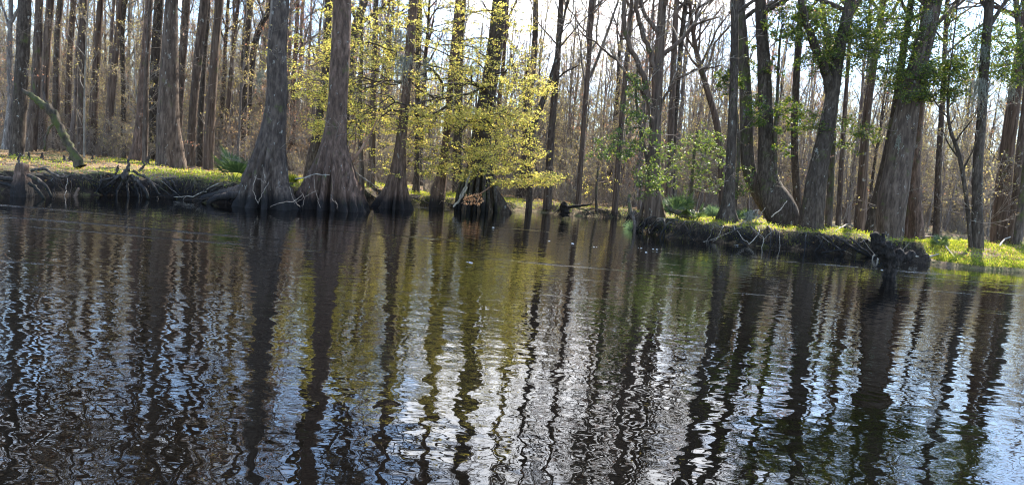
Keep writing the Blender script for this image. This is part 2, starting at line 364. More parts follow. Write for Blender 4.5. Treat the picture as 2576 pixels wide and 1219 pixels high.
b = N(t, 'ShaderNodeBump'); b.inputs['Strength'].default_value = 1; b.inputs['Distance'].default_value = .0076
t.links.new(h, b.inputs['Height'])
p = N(t, 'ShaderNodeBsdfPrincipled'); p.inputs['Base Color'].default_value = (.0016, .0014, .0011, 1)
p.inputs['Roughness'].default_value = .015; p.inputs['IOR'].default_value = 1.58
t.links.new(b.outputs[0], p.inputs['Normal'])
o = N(t, 'ShaderNodeOutputMaterial'); t.links.new(p.outputs[0], o.inputs[0])
tag(mb.build('water', m), 'dark tannin-stained river with rippled reflections of the wood', None, None, 'structure')

# ------------------------------------------------------------------ trees
def limb(mb, rng, p, d, L, r, lev, st, sites):
    """a branch with its side branches and twigs; leaf sites are collected"""
    n = 6 if lev == 0 else (4 if lev == 1 else 3)
    P = wander(rng, p, d, L, n, st['bend'], st['up'] * (1 if lev < 2 else .4))
    R = np.linspace(r, max(r * .3, .0035), n)
    tube(mb, P, R, (6, 4, 3, 3)[lev], 0 if lev < 1 else 1, cap=False)
    if lev >= st['lev']:
        sites.append(P[-1]); sites.append(P[-2]); return
    k = st['n'][lev]
    for q in range(k):
        u = rng.uniform(.18, 1.0) if lev else rng.uniform(.25, 1.0)
        x = u * (n - 1); i = min(int(x), n - 2); pp = P[i] + (P[i + 1] - P[i]) * (x - i)
        dd = P[i + 1] - P[i]; dd /= np.linalg.norm(dd)
        limb(mb, rng, pp, side_dir(rng, dd, rng.uniform(.45, 1.05)), L * rng.uniform(.32, .6) * (1.1 - .4 * u), max(R[i] * .55, .005), lev + 1, st, sites)
def trunk_mod(rng, n, sides, flutes, zf, amt):
    th = np.arange(sides) * 2 * PI / sides
    ph = rng.uniform(0, 6.28, 5); o = 1 + .045 * (np.sin(2 * th + ph[0])[None] + np.sin(3 * th + ph[1])[None] * np.cos(np.linspace(0, 7, n))[:, None])
    o = o + .02 * rng.normal(0, 1, (n, sides))
    if flutes:
        a = (amt * (1 - zf) ** 1.5)[:, None]
        zz_ = np.linspace(0, 1, n)[:, None]; s = np.abs(np.sin((th * flutes / 2 + ph[2] + .55 * np.sin(th * 2 + ph[3]))[None] + .5 * np.sin(zz_ * 9 + th[None] * 3) * (1 - zz_))) + .35 * np.abs(np.sin(th * flutes * .9 + ph[4]))[None]
        o = o * (1 - a * .30 + a * 1.35 * (s - .62))
    return o
STY = {
 'tall': dict(bend=.16, up=.10, lev=3, n=(5, 4, 4)),
 'fork': dict(bend=.22, up=.14, lev=3, n=(6, 4, 4)),
 'wisp': dict(bend=.20, up=.05, lev=2, n=(6, 5)),
}
def crown(mb, rng, P, R, z0, nb, Lb, st, sites, el=(.5, 1.1), low=0):
    """branches up the trunk polyline P from height z0 to the tip, plus `low` thin sprigs below"""
    zb = P[:, 2]; top = zb[-1]
    for k in range(nb):
        u = (k + rng.uniform(0, 1)) / nb; z = z0 + (top - z0) * u
        p = np.array([np.interp(z, zb, P[:, c]) for c in range(3)]); r = np.interp(z, zb, R)
        az = k * 2.4 + rng.uniform(-.5, .5); e = rng.uniform(*el)
        d = np.array([math.cos(az) * math.cos(e), math.sin(az) * math.cos(e), math.sin(e)])
        limb(mb, rng, p, d, Lb * (1.15 - .75 * u) * rng.uniform(.7, 1.25), max(min(r * .55, .11), .012), 0, st, sites)
    for k in range(low):
        z = rng.uniform(zb[0] + 1.2, max(z0, zb[0] + 2)); p = np.array([np.interp(z, zb, P[:, c]) for c in range(3)])
        az = rng.uniform(0, 6.28); e = rng.uniform(-.2, .7)
        limb(mb, rng, p, np.array([math.cos(az) * math.cos(e), math.sin(az) * math.cos(e), math.sin(e)]), rng.uniform(.7, 2.0), .014, 1, st, sites)

def proto(seed, H, r0, kind, barkm, leafm, nleaf, lsize, first, nb, Lb, flare=.8, low=12, lean=.04, fork=False, twig='twig'):
    rng = np.random.RandomState(seed); nleaf = int(nleaf * 1.6); r0 *= .9; low += 4
    n = 22; z = np.linspace(-.3, H, n) if not fork else np.linspace(-.3, H, n)
    P = np.zeros((n, 3)); P[:, 2] = z
    wx = np.cumsum(rng.normal(0, 1, (n, 2)), 0) * .045 + np.array([rng.uniform(-1, 1), rng.uniform(-1, 1)]) * lean * z[:, None]
    P[:, :2] = wx - wx[1]
    zz = np.clip(z / H, 0, 1); R = r0 * (1 - zz * .88) * (1 + flare * np.exp(-np.clip(z, 0, 99) / .9)); R = np.maximum(R, .012)
    tb = MB(); tube(tb, P, R, 12, 0, trunk_mod(rng, n, 12, 5 if flare > 1 else 0, np.clip(z / 2.5, 0, 1), .5))
    cb = MB(); sites = []
    if fork:
        for q in range(2):
            zf = rng.uniform(.2, .45) * H; p = np.array([np.interp(zf, z, P[:, c]) for c in range(3)]); az = rng.uniform(0, 6.28)
            Q = wander(rng, p, (math.cos(az) * .45, math.sin(az) * .45, 1), (H - zf) * .85, 12, .06, .03); RR = np.linspace(np.interp(zf, z, R) * .7, .015, 12)
            tube(tb, Q, RR, 9); crown(cb, rng, Q, RR, Q[3, 2], nb // 2, Lb * .8, STY[kind], sites)
    crown(cb, rng, P, R, H * first, nb, Lb, STY[kind], sites, low=low)
    e = empty('bare_tree', (0, 0, 0), 'x', 'tree')
    tb.build('trunk', [MAT[barkm]], e)
    S = np.array(sites)
    if nleaf and len(S):
        idx = rng.randint(0, len(S), nleaf); leaves(cb, S[idx] + rng.normal(0, .06, (nleaf, 3)), rng, lsize, .8, 2)
    cb.build('crown', [MAT[barkm], MAT[twig], MAT[leafm]], e)
    return e
PRO = [
 proto(1, 22, .19, 'tall', 'brown_haze', 'bud', 900, .045, .42, 18, 3.6),
 proto(2, 24, .23, 'tall', 'grey_haze', 'redbud', 1200, .05, .38, 20, 4.0),
 proto(3, 19, .14, 'tall', 'brown_haze', 'bud', 900, .05, .32, 18, 3.0),
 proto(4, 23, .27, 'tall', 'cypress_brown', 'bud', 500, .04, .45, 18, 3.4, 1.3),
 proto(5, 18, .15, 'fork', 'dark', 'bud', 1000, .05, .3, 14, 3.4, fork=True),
 proto(6, 21, .20, 'fork', 'grey_haze', 'redbud', 1500, .055, .32, 14, 3.8, fork=True),
 proto(7, 15, .09, 'tall', 'grey_haze', 'bud', 1300, .055, .22, 20, 2.4, .5, 10, .07),
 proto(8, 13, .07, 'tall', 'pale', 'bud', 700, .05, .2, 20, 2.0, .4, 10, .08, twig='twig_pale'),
 proto(9, 17, .11, 'tall', 'brown_haze', 'redbud', 1500, .055, .25, 20, 2.8, .5, 8, .06),
 proto(10, 25, .30, 'tall', 'dark', 'bud', 500, .045, .45, 20, 4.2, 1.2),
]
KIND = ['slender brown bare tree', 'tall grey red-budded tree', 'thin straight brown tree', 'flare-footed brown bare cypress',
        'forked dark bare tree', 'forked grey red-budded tree', 'thin grey twiggy tree', 'pale pole-thin sapling', 'slim brown red-budded tree', 'thick dark bare tree']
def shrub_proto(seed, H, ns, leafm, nl, ls, tw):
    rng = np.random.RandomState(seed); b = MB(); cb = MB(); sites = []
    for k in range(ns):
        az = rng.uniform(0, 6.28); d = (math.cos(az) * .4, math.sin(az) * .4, 1)
        P = wander(rng, (rng.normal(0, .12), rng.normal(0, .12), -.1), d, H * rng.uniform(.7, 1.1), 7, .12, .03)
        R = np.linspace(.022, .006, 7); tube(b, P, R, 5); crown(cb, rng, P, R, H * .2, 7, H * .4, STY['wisp'], sites, (.1, .9))
    e = empty('bare_shrub', (0, 0, 0), 'x', 'shrub'); b.build('stem', [MAT[tw]], e); S = np.array(sites)
    leaves(cb, S[rng.randint(0, len(S), nl)] + rng.normal(0, .04, (nl, 3)), rng, ls, .8, 2)
    cb.build('twigs', [MAT[tw], MAT[tw], MAT[leafm]], e); return e
SHR = [shrub_proto(21, 2.2, 3, 'bud', 250, .045, 'twig'), shrub_proto(22, 3.4, 3, 'deadleaf', 350, .05, 'twig'),
       shrub_proto(23, 1.5, 4, 'bud', 200, .04, 'twig_pale'), shrub_proto(24, 4.2, 3, 'bud', 500, .05, 'twig_pale')]
SK = ['low bare twiggy bush', 'tall tan-leaved bare bush', 'small pale twiggy bush', 'tall pale yellow-budded bush']
LM = [(45, 'the old stump'), (130, 'the leaning mossy snag'), (205, 'the lichen-blotched trunk'), (265, 'the bright mossy patch'), (345, 'the flared pale cypress'), (428, 'the thickest left trunk'),
      (523, 'the straight grey palmetto-side trunk'), (600, 'the large palmetto fan'), (690, 'the dark grey cypress'), (840, 'the fluted cone cypress'), (915, 'the root-footed waterside trunk'), (1000, 'the smaller fluted cypress'),
      (1105, 'the small leaning cypress'), (1210, 'the stilted dark clump'), (1332, 'the crooked far-bank tree'), (1420, 'the uprooted stump'), (1548, 'the far bank end'), (1648, 'the bank-tip tree'), (1745, 'the grey-green bush'),
      (1835, 'the slim dark flare-footed tree'), (1945, 'the curved-foot tree'), (2050, 'the stout grooved trunk'), (2168, 'the ribbonless brown trunk'), (2255, 'the big leaning tree'), (2362, 'the lone small palmetto'), (2460, 'the moss-hung trunk'), (2530, 'the broad right-edge trunk')]
def where(x, y):
    q = np.array([x, y, 1.2]) - CAM; X = CX + F * q.dot(RT) / q.dot(fwd)
    X0, nm = min(LM, key=lambda a: abs(a[0] - X)); nm = nm.replace('ribbonless brown', 'straight brown')
    far = 'close' if y < 46 else ('some way' if y < 62 else ('far' if y < 80 else 'very far'))
    if X < 0 or X > 2576: return f'{far} back in the wood beyond ' + nm
    dx = abs(X - X0); return f'{far} behind, ' + ('right over' if dx < 12 else ('just ' if dx < 32 else 'well ') + ('right of' if X > X0 else 'left of')) + ' ' + nm
_first = set()
def place(p, x, y, rz, s, sz, label, cat, group):
    if p.name not in _first: r = p; _first.add(p.name); kids = []
    else:
        r = p.copy(); SC.collection.objects.link(r)
        for ch in list(p.children):
            c = ch.copy(); SC.collection.objects.link(c); c.parent = r
    r.location = (x, y, g1(x, y) - .05); r.rotation_euler = (0, 0, rz); r.scale = (s, s, sz)
    tag(r, label, cat, group); return r

# traced trees: (name, label, category, (dmin, dmax), material, style, total height, picture trace bottom-up (x, y, width), options)
T = []
def tr(name, label, dm, bk, H, pts, **k): T.append((name, label, dm, bk, H, pts, k))
# left wood
tr('tall_tree', 'dark straight trunk nearest the left edge of the wood, rising behind the old stump', (33, 38), 'dark', 24, [(42, 410, 34), (50, 250, 31), (60, 60, 29), (62, 0, 28)])
tr('tall_tree', 'speckled grey trunk close to the right of the dark trunk at the left edge', (38, 42), 'grey', 23, [(76, 402, 25), (88, 230, 20), (98, 0, 17)])
tr('tall_tree', 'brown trunk leaning right with a wide foot, behind the leaning mossy snag', (42, 46), 'brown', 22, [(98, 392, 34), (108, 250, 24), (120, 100, 19), (128, 0, 17)])
tr('tall_tree', 'mottled trunk leaning right, just left of a slim bare one, left wood', (42, 47), 'grey', 22, [(140, 388, 18), (143, 250, 17), (150, 80, 16), (158, 0, 15)])
tr('tall_tree', 'slim brown-grey trunk rising above the mossy leaning snag', (43, 48), 'brown', 22, [(168, 392, 16), (176, 200, 14), (192, 0, 13)])
tr('tall_tree', 'lichen-blotched grey trunk beside the foot of the mossy leaning snag', (36, 40), 'grey', 23, [(205, 402, 20), (208, 250, 18), (218, 0, 17)], lich=1)
tr('pale_sapling', 'pale thin sapling standing against the lichen-blotched trunk', (35, 39), 'pale', 12, [(212, 404, 5), (216, 200, 4), (228, 0, 3)])
tr('tall_tree', 'smooth brown trunk with a broad foot behind the sunlit moss', (40, 44), 'brown', 24, [(230, 392, 28), (238, 250, 20), (250, 80, 16), (257, 0, 15)])
tr('tall_tree', 'brown trunk leaning right above the bright mossy patch', (38, 42), 'brown', 22, [(266, 398, 19), (280, 230, 17), (297, 60, 12), (304, 0, 11)])
tr('tall_tree', 'narrow dark speckled trunk behind the spreading root crown', (41, 45), 'dark', 20, [(310, 400, 13), (313, 250, 12), (312, 80, 11), (322, 0, 9)])
tr('cypress_tree', 'flare-footed pale cypress just left of the thickest trunk of the left wood', (34, 38), 'cypress_brown', 24, [(344, 412, 46), (350, 360, 32), (357, 270, 24), (367, 120, 20), (374, 0, 17)], fl=6)
tr('pale_sapling', 'slim mottled trunk hugging the right side of the pale flared cypress', (32, 36), 'grey', 15, [(364, 420, 14), (367, 300, 13), (369, 180, 10), (380, 0, 6)])
tr('tall_tree', 'dark trunk half hidden between the flared cypress and the thickest left trunk', (40, 44), 'dark', 24, [(386, 405, 24), (385, 260, 22), (391, 100, 23), (396, 0, 21)])
tr('tall_tree', 'thickest trunk of the left wood, lichen-spotted, with a mossy right edge', (31, 35), 'grey', 25, [(428, 424, 70), (425, 340, 58), (425, 260, 48), (430, 130, 38), (436, 0, 28)], fl=4)
tr('tall_tree', 'narrow trunk leaning right behind the thickest left trunk', (38, 42), 'grey', 23, [(446, 410, 16), (455, 250, 17), (470, 60, 17), (475, 0, 16)])
tr('tall_tree', 'grey leaning trunk with a paler edge, first right of the thickest left trunk', (33, 37), 'grey', 24, [(479, 426, 23), (487, 270, 21), (500, 140, 22), (516, 0, 23)])
tr('tall_tree', 'dark slender trunk squeezed between two grey leaning trunks', (36, 40), 'dark', 22, [(502, 422, 16), (507, 280, 14), (516, 120, 12), (524, 0, 10)])
tr('tall_tree', 'straight grey trunk left of the palmetto, against a strip of blue sky', (34, 38), 'brown', 24, [(523, 428, 25), (529, 280, 24), (540, 100, 21), (548, 0, 21)])
tr('tall_tree', 'thin brown trunk just left of the palmetto fan', (38, 43), 'brown', 21, [(562, 424, 13), (574, 250, 11), (590, 60, 10), (596, 0, 9)])
tr('tall_tree', 'dark lichen-flecked trunk rising straight behind the palmetto', (37, 42), 'dark', 23, [(604, 424, 24), (611, 300, 20), (618, 120, 19), (628, 0, 17)])
tr('bare_tree', 'dark curved trunk forking rightwards behind the big cypress', (40, 46), 'dark', 19, [(606, 420, 13), (625, 300, 14), (633, 180, 17), (650, 90, 15), (680, 30, 12), (700, 0, 9)])
# the water cypresses
tr('cypress_tree', 'big dark grey cypress in the water with a buttress sweeping left over the palmetto bank', 'w', 'cypress', 26,
   [(664, 530, 108), (667, 500, 102), (666, 470, 96), (669, 440, 88), (677, 400, 78), (686, 345, 62), (694, 290, 52), (700, 230, 49), (701, 130, 44), (712, 0, 37)], fl=9, amt=1.2)
tr('cypress_tree', 'massive brown cypress with a broad fluted cone foot, right of the dark grey cypress', 'w', 'cypress_brown', 26,
   [(832, 535, 118), (833, 500, 110), (835, 460, 98), (838, 420, 84), (840, 370, 64), (845, 310, 50), (850, 240, 46), (856, 130, 45), (860, 0, 42)], fl=13, amt=1.45)
tr('tall_tree', 'trunk leaning right behind the massive fluted cypress', (38, 42), 'dark', 24, [(776, 470, 36), (790, 390, 28), (806, 290, 20), (824, 150, 18), (830, 0, 17)])
tr('bare_tree', 'dark limb-like tree leaning right from behind the massive fluted cypress', (38, 42), 'dark', 21, [(860, 480, 26), (866, 330, 26), (876, 200, 25), (892, 80, 22), (918, 0, 18)])
tr('cypress_tree', 'smaller brown cypress with a fluted foot in the water, left of the leafy bank', 'w', 'cypress_brown', 23,
   [(990, 532, 78), (993, 510, 66), (998, 470, 46), (1003, 420, 34), (1010, 350, 26), (1018, 280, 23), (1028, 170, 22), (1042, 0, 22)], fl=8, amt=1.1)
tr('tall_tree', 'dark trunk behind the smaller fluted cypress', (40, 44), 'dark', 22, [(1046, 487, 22), (1049, 440, 14), (1050, 330, 13), (1052, 150, 13), (1056, 0, 14)])
tr('tall_tree', 'brown trunk right of the massive cypress, foot among sunlit roots', (36, 40), 'brown', 21, [(930, 486, 22), (935, 400, 16), (938, 250, 14), (944, 0, 12)])
tr('tall_tree', 'thin grey trunk at the water between the two fluted cypresses', (33, 35), 'grey', 17, [(908, 512, 16), (910, 430, 13), (905, 300, 10), (912, 0, 8)])
tr('cypress_tree', 'leaning cypress with a small flared foot behind the leafy yellow-green boughs', (37, 40), 'cypress_brown', 21, [(1102, 488, 36), (1114, 430, 24), (1125, 330, 18), (1140, 150, 16), (1155, 0, 15)], fl=5)
tr('tall_tree', 'dark upright trunk behind the yellow-green boughs', (42, 46), 'dark', 22, [(1150, 492, 26), (1153, 300, 24), (1156, 100, 23), (1162, 0, 22)])
tr('bare_tree', 'crooked dark tree forking right above the far bank', (41, 45), 'dark', 18, [(1332, 500, 16), (1332, 420, 15), (1332, 350, 15), (1352, 290, 15), (1378, 220, 12), (1398, 150, 8), (1428, 0, 5)], limbs=[[(1334, 360, 9), (1325, 300, 8), (1318, 230, 7), (1330, 150, 5)], [(1372, 235, 6), (1410, 190, 5), (1455, 165, 3)]])
tr('tall_tree', 'straight grey trunk standing on the far bank right of the crooked dark tree', (42, 46), 'grey', 23, [(1378, 505, 22), (1386, 350, 18), (1402, 150, 15), (1412, 0, 13)])
tr('tall_tree', 'brown trunk on the far bank beside the uprooted stump', (43, 48), 'brown', 22, [(1455, 510, 15), (1466, 350, 12), (1482, 150, 12), (1492, 0, 11)])
tr('tall_tree', 'brown trunk near the right end of the far bank', (44, 49), 'brown', 22, [(1548, 515, 16), (1560, 350, 14), (1580, 120, 12), (1590, 0, 10)])
# right bank
tr('bare_tree', 'rough brown trunk on the root-hung tip of the right bank', (30.2, 31), 'brown', 20, [(1650, 552, 52), (1645, 520, 44), (1643, 450, 34), (1648, 320, 28), (1655, 160, 24), (1665, 0, 20)], fl=6, limbs=[[(1644, 330, 15), (1630, 240, 15), (1606, 160, 13), (1577, 99, 11), (1571, 20, 9), (1580, -80, 6)], [(1650, 230, 15), (1639, 150, 13), (1612, 75, 11), (1600, 10, 9), (1604, -80, 6)], [(1650, 290, 7), (1688, 217, 6), (1725, 188, 6), (1763, 173, 5), (1815, 167, 3)], [(1645, 270, 7), (1596, 210, 6), (1540, 142, 5), (1459, 80, 3)]])
tr('tall_tree', 'straight trunk behind the tree on the bank tip, left of a pair', (38, 42), 'brown', 22, [(1683, 515, 18), (1690, 330, 15), (1700, 100, 14), (1706, 0, 13)])
tr('tall_tree', 'slender trunk crossing behind its straighter neighbour beyond the bank tip', (39, 43), 'dark', 22, [(1690, 512, 12), (1698, 330, 11), (1716, 100, 12), (1728, 0, 12)])
tr('bare_tree', 'leaning dead trunk slanting left behind the bank clearing', (40, 44), 'brown', 16, [(1818, 520, 18), (1806, 330, 16), (1780, 230, 14), (1752, 130, 12), (1738, 40, 8)])
tr('cypress_tree', 'slim dark flare-footed tree alone in the middle of the right bank', (29.5, 31), 'dark', 22, [(1829, 556, 52), (1830, 530, 36), (1833, 495, 28), (1838, 430, 24), (1844, 300, 22), (1849, 150, 19), (1851, 0, 18)], fl=6)
tr('mossy_tree', 'dark greenish trunk bowing out left of the thick curved-foot tree', (32, 34), 'mossy', 23, [(1975, 566, 34), (1930, 520, 36), (1892, 450, 33), (1881, 390, 32), (1879, 260, 29), (1873, 140, 27), (1862, 0, 27)])
tr('mossy_tree', 'thick trunk rising from a mossy foot that curves in from the right', (31, 33), 'dark', 24, [(1976, 572, 74), (1970, 545, 78), (1957, 515, 76), (1938, 480, 66), (1931, 435, 47), (1929, 380, 39), (1928, 280, 34), (1924, 140, 30), (1917, 0, 25)])
tr('tall_tree', 'narrow trunk between the curved-foot tree and the stout grooved one', (34, 36), 'dark', 21, [(2008, 558, 20), (2002, 430, 18), (2000, 320, 17), (2010, 120, 16), (2020, 0, 14)])
tr('mossy_tree', 'stout grooved dark trunk standing at the edge of the right bank', (29.5, 31), 'dark', 21, [(2038, 575, 56), (2042, 540, 52), (2053, 450, 47), (2066, 380, 41), (2080, 310, 37), (2094, 217, 30), (2109, 111, 27), (2134, 0, 24)], fl=5, amt=.35, limbs=[[(2090, 235, 26), (2076, 175, 22), (2053, 124, 20), (2030, 60, 17), (2015, 10, 15), (1995, -80, 9)]])
tr('tall_tree', 'thin grey trunk behind the fallen sticks of the right bank', (38, 42), 'grey', 20, [(2108, 556, 14), (2116, 400, 12), (2128, 200, 10), (2140, 0, 9)])
tr('tall_tree', 'brown straight trunk right of the stout grooved one', (34, 37), 'brown', 22, [(2163, 566, 30), (2170, 450, 23), (2181, 288, 20), (2202, 133, 18), (2222, 0, 15)])
tr('tall_tree', 'dark slanting trunk tight against the left side of the big leaning tree', (31, 33), 'dark', 22, [(2190, 572, 26), (2212, 470, 22), (2233, 375, 20), (2254, 250, 18), (2274, 100, 16), (2290, 0, 15)])
tr('big_tree', 'largest tree of the right bank, a broad grey trunk leaning right', (29.5, 31), 'grey', 24, [(2240, 590, 60), (2240, 550, 64), (2245, 505, 70), (2262, 405, 64), (2283, 279, 55), (2308, 173, 46), (2340, 60, 38), (2354, 0, 35)], fl=4, amt=.25)
tr('tall_tree', 'brown ribbed trunk just right of the big leaning tree', (32, 35), 'cypress_brown', 22, [(2304, 588, 36), (2303, 500, 28), (2306, 404, 24), (2326, 200, 20), (2350, 0, 18)], fl=4)
tr('tall_tree', 'dark narrow trunk above the lone small palmetto', (38, 42), 'dark', 20, [(2357, 566, 16), (2364, 420, 14), (2376, 250, 12), (2392, 0, 10)])
tr('pale_sapling', 'crooked dark sapling bending left above the grassy slope', (29, 31), 'dark', 11, [(2442, 612, 11), (2432, 500, 10), (2416, 395, 10), (2392, 320, 8), (2388, 240, 6), (2398, 150, 4)])
tr('tall_tree', 'moss-hung trunk standing above the grassy slope at right', (29, 31), 'dark', 22, [(2459, 612, 27), (2460, 500, 23), (2465, 400, 22), (2476, 290, 21), (2486, 144, 21), (2500, 0, 20)])
tr('tall_tree', 'broad brown trunk near the right edge', (34, 37), 'brown', 23, [(2516, 590, 46), (2523, 461, 35), (2536, 330, 30), (2550, 220, 27), (2578, 0, 24)])
tr('tall_tree', 'grey leaning trunk at the very right edge', (33, 36), 'grey', 21, [(2548, 592, 22), (2558, 480, 21), (2570, 346, 19), (2600, 100, 16)])
HERO_XY = []
HERO = {}
seed = 100
for (name, label, dm, bk, H, pts, k) in T:
    H *= .88
    seed += 1; rng = np.random.RandomState(seed)
    X0, Y0, w0 = pts[0]
    if dm == 'w': b0 = at_z(X0, Y0 - 8, 0); zb = -.5
    else:
        b0 = at_z(X0, Y0, .8, dm[0], dm[1]); zb = g1(b0[0], b0[1]) - .12
    yd = b0[1]; HERO_XY.append((b0[0], b0[1]))
    rows = []
    lean = rng.uniform(-.03, .03)
    for j, (X, Y, wd) in enumerate(pts):
        q = at_depth(X, Y, yd); q[1] += lean * (q[2] - zb)
        rows.append([*q, wd / 2 / F * (q - CAM).dot(fwd)])
    rows = np.array(rows)
    rows[0, 2] = min(rows[0, 2], rows[1, 2] - .15)
    if rows[0, 2] > zb + .1: rows = np.vstack([[rows[0, 0], rows[0, 1], zb, rows[0, 3] * 1.04], rows])
    d = rows[-1, :3] - rows[-2, :3]; d /= np.linalg.norm(d)
    while rows[-1, 2] < H:
        d = d * .8 + np.array([rng.normal(0, .05), rng.normal(0, .05), .22]); d /= np.linalg.norm(d)
        st = 2.6; fr = max((H - rows[-1, 2]) / H, .03)
        rows = np.vstack([rows, [*(rows[-1, :3] + d * st), max(rows[-1, 3] * (.80 + .12 * fr), .015)]])
    big = rows[0, 3] > .45
    n = 70 if k.get('fl', 0) >= 8 else 40
    # more rings near the foot
    S = spline(rows, 160); zs_ = S[:, 2]
    u = np.linspace(0, 1, n) ** 1.6; S = S[np.unique((u * 159).astype(int))]; n = len(S)
    P, R = S[:, :3], np.maximum(S[:, 3], .012)
    sides = 56 if k.get('fl', 0) >= 8 else (24 if big else 16)
    zf = np.clip((P[:, 2] - P[0, 2]) / (3.4 if k.get('fl', 0) >= 8 else 2.2), 0, 1)
    tb = MB(); org = np.array([P[0, 0], P[0, 1], max(g1(P[0, 0], P[0, 1]), 0)])
    tube(tb, P, R, sides, 0, trunk_mod(rng, n, sides, k.get('fl', 0), zf, k.get('amt', .45)))
    e = empty(name, org, label, 'tree')
    HERO[label] = (e, P, R, org)
    tb.build('trunk', [MAT[bk]], e, origin=org)
    cb = MB(); sites = []
    for lm in k.get('limbs', []):
        Q = np.array([[*at_depth(X, Y, yd - .1 - .25 * j_), wd / 2 / F * yd] for j_, (X, Y, wd) in enumerate(lm)]); Q = spline(Q, 24); Q[2:, :3] += rng.normal(0, .025, (22, 3))
        l_ = MB(); tube(l_, Q[:, :3], np.maximum(Q[:, 3], .01), 10, 0, trunk_mod(rng, 24, 10, 0, Q[:, 2] * 0, 0)); l_.build('limb', [MAT[bk]], e, origin=org)
        for q_ in range(12): i_ = rng.randint(6, 24); limb(cb, rng, Q[i_, :3], [rng.normal(0, .6), rng.normal(0, .6), rng.uniform(.1, .9)], rng.uniform(.8, 2.2), .018, 1, STY['tall'], sites)
    zt = yd * .26 + 1.6
    nb = 18 if R[len(R) // 2] > .1 else 14
    thin = rows[0, 3] < .12
    crown(cb, rng, P, R, min(zt * (.7 if name == 'bare_tree' else .92), H * .6) if not thin else H * .35, nb, 4.2 if not thin else 1.6, STY['fork' if name == 'bare_tree' else 'tall'], sites, low=9 if not thin else 5)
    Sx = np.array(sites); nl = 700
    leaves(cb, Sx[rng.randint(0, len(Sx), nl)] + rng.normal(0, .05, (nl, 3)), rng, .045, .8, 2)
    cb.build('crown', [MAT[bk], MAT['twig'], MAT['bud' if seed % 3 else 'redbud']], e, origin=org)

# ------------------------------------------------------------------ leafy crowns grown towards clouds of picture-traced leaf masses
def leafy(e, org, rng, roots, regions, leafm, lsize, nleaf, spread, flat, name='leafy_bough', barkm='dark', rr=.05, lf=.5):
    """regions: (x, y, rx, ry, dnear, dfar, n). Every point joins the nearest wood already there (penalised by its length to the root)."""
    nodes = [np.array(r[:3]) for r in roots]; par = [-1] * len(nodes); plen = [0.0] * len(nodes)
    pts = []
    for (x, y, rx, ry, dn, df, n) in regions:
        for q in range(n):
            a = rng.uniform(0, 6.28); r = math.sqrt(rng.uniform(0, 1))
            pts.append(at_depth(x + rx * r * math.cos(a), y + ry * r * math.sin(a), rng.uniform(dn, df)))
    R0 = np.array(nodes); pts.sort(key=lambda p: np.min(np.linalg.norm(R0 - p, axis=1)))
    for p in pts:
        A = np.array(nodes); d = np.linalg.norm(A - p, axis=1) + .55 * np.array(plen)
        d = d + np.where(A[:, 2] > p[2] + .8, .4, 0)
        j = int(np.argmin(d)); L = np.linalg.norm(A[j] - p)
        m_ = max(1, int(L / 1.0)); prev = j
        for s in range(1, m_ + 1):
            u = s / m_; q = A[j] * (1 - u) + p * u
            q = q + np.array([0, 0, .16 * L * math.sin(u * PI)]) + (rng.normal(0, .05 * L ** .5, 3) if s < m_ else 0)
            nodes.append(q); par.append(prev); plen.append(plen[prev] + L / m_ * 1.0); prev = len(nodes) - 1
    cnt = np.ones(len(nodes))
    for j in range(len(nodes) - 1, -1, -1):
        if par[j] >= 0: cnt[par[j]] += cnt[j]
    mb = MB()
    for j in range(len(nodes)):
        if par[j] < 0: continue
        a, b = nodes[par[j]], nodes[j]; r1 = .0042 * cnt[j] ** .5 + .003; r0 = .0042 * min(cnt[par[j]], cnt[j] * 1.6) ** .5 + .003
        mid = (a + b) / 2 + rng.normal(0, .03 * np.linalg.norm(b - a), 3)
        tube(mb, [a, mid, b], np.array([r0, (r0 + r1) / 2, r1]).clip(0, rr * 2), 5 if cnt[j] > 12 else 3, 0, cap=False)
    C = []
    for p in pts:
        k = rng.randint(3, 6)
        for q in range(k):
            a = rng.uniform(0, 6.28); L = spread * rng.uniform(.5, 1.3)
            d = np.array([math.cos(a), math.sin(a), rng.uniform(-flat, flat * .8)]) * L
            tube(mb, [p, p + d * .5 + [0, 0, .02], p + d], [.005, .004, .003], 3, 0, cap=False)
            u = rng.uniform(.15, 1.05, (nleaf, 1)); C.append(p + d * u + rng.normal(0, .035 + .03 * spread, (nleaf, 3)) * [1, 1, .7])
    leaves(mb, np.concatenate(C), rng, lsize, lf, 1)
    return mb.build(name, [MAT[barkm], MAT[leafm]], e, origin=org)

# yellow-green tree leaning over the water
rng = np.random.RandomState(7)
pts = [(1214, 540, 90), (1212, 510, 78), (1206, 468, 64), (1206, 420, 60), (1210, 356, 50), (1222, 267, 42), (1244, 134, 37), (1258, 0, 34), (1268, -120, 26)]
b0 = at_z(1214, 530, 0); yd = b0[1]; org = np.array([b0[0], b0[1], 0])
rows = np.array([[*at_depth(X, Y, yd), wd / 2 / F * yd] for X, Y, wd in pts]); rows[0, 2] = -.4
rows = np.vstack([rows, [rows[-1, 0] + .6, rows[-1, 1] + .3, rows[-1, 2] + 4, .12], [rows[-1, 0] + 1.2, rows[-1, 1] + .6, rows[-1, 2] + 7, .04]])
S = spline(rows, 60); tb = MB(); tube(tb, S[:, :3], S[:, 3], 40, 0, trunk_mod(rng, 60, 40, 10, np.clip(S[:, 2] / 2.2, 0, 1), 1.1))
ey = empty('leafy_tree', org, 'yellow-green leafed tree with a dark clump of stilted feet, its boughs spreading over the river', 'tree')
tb.build('trunk', [MAT['dark']], ey, origin=org)
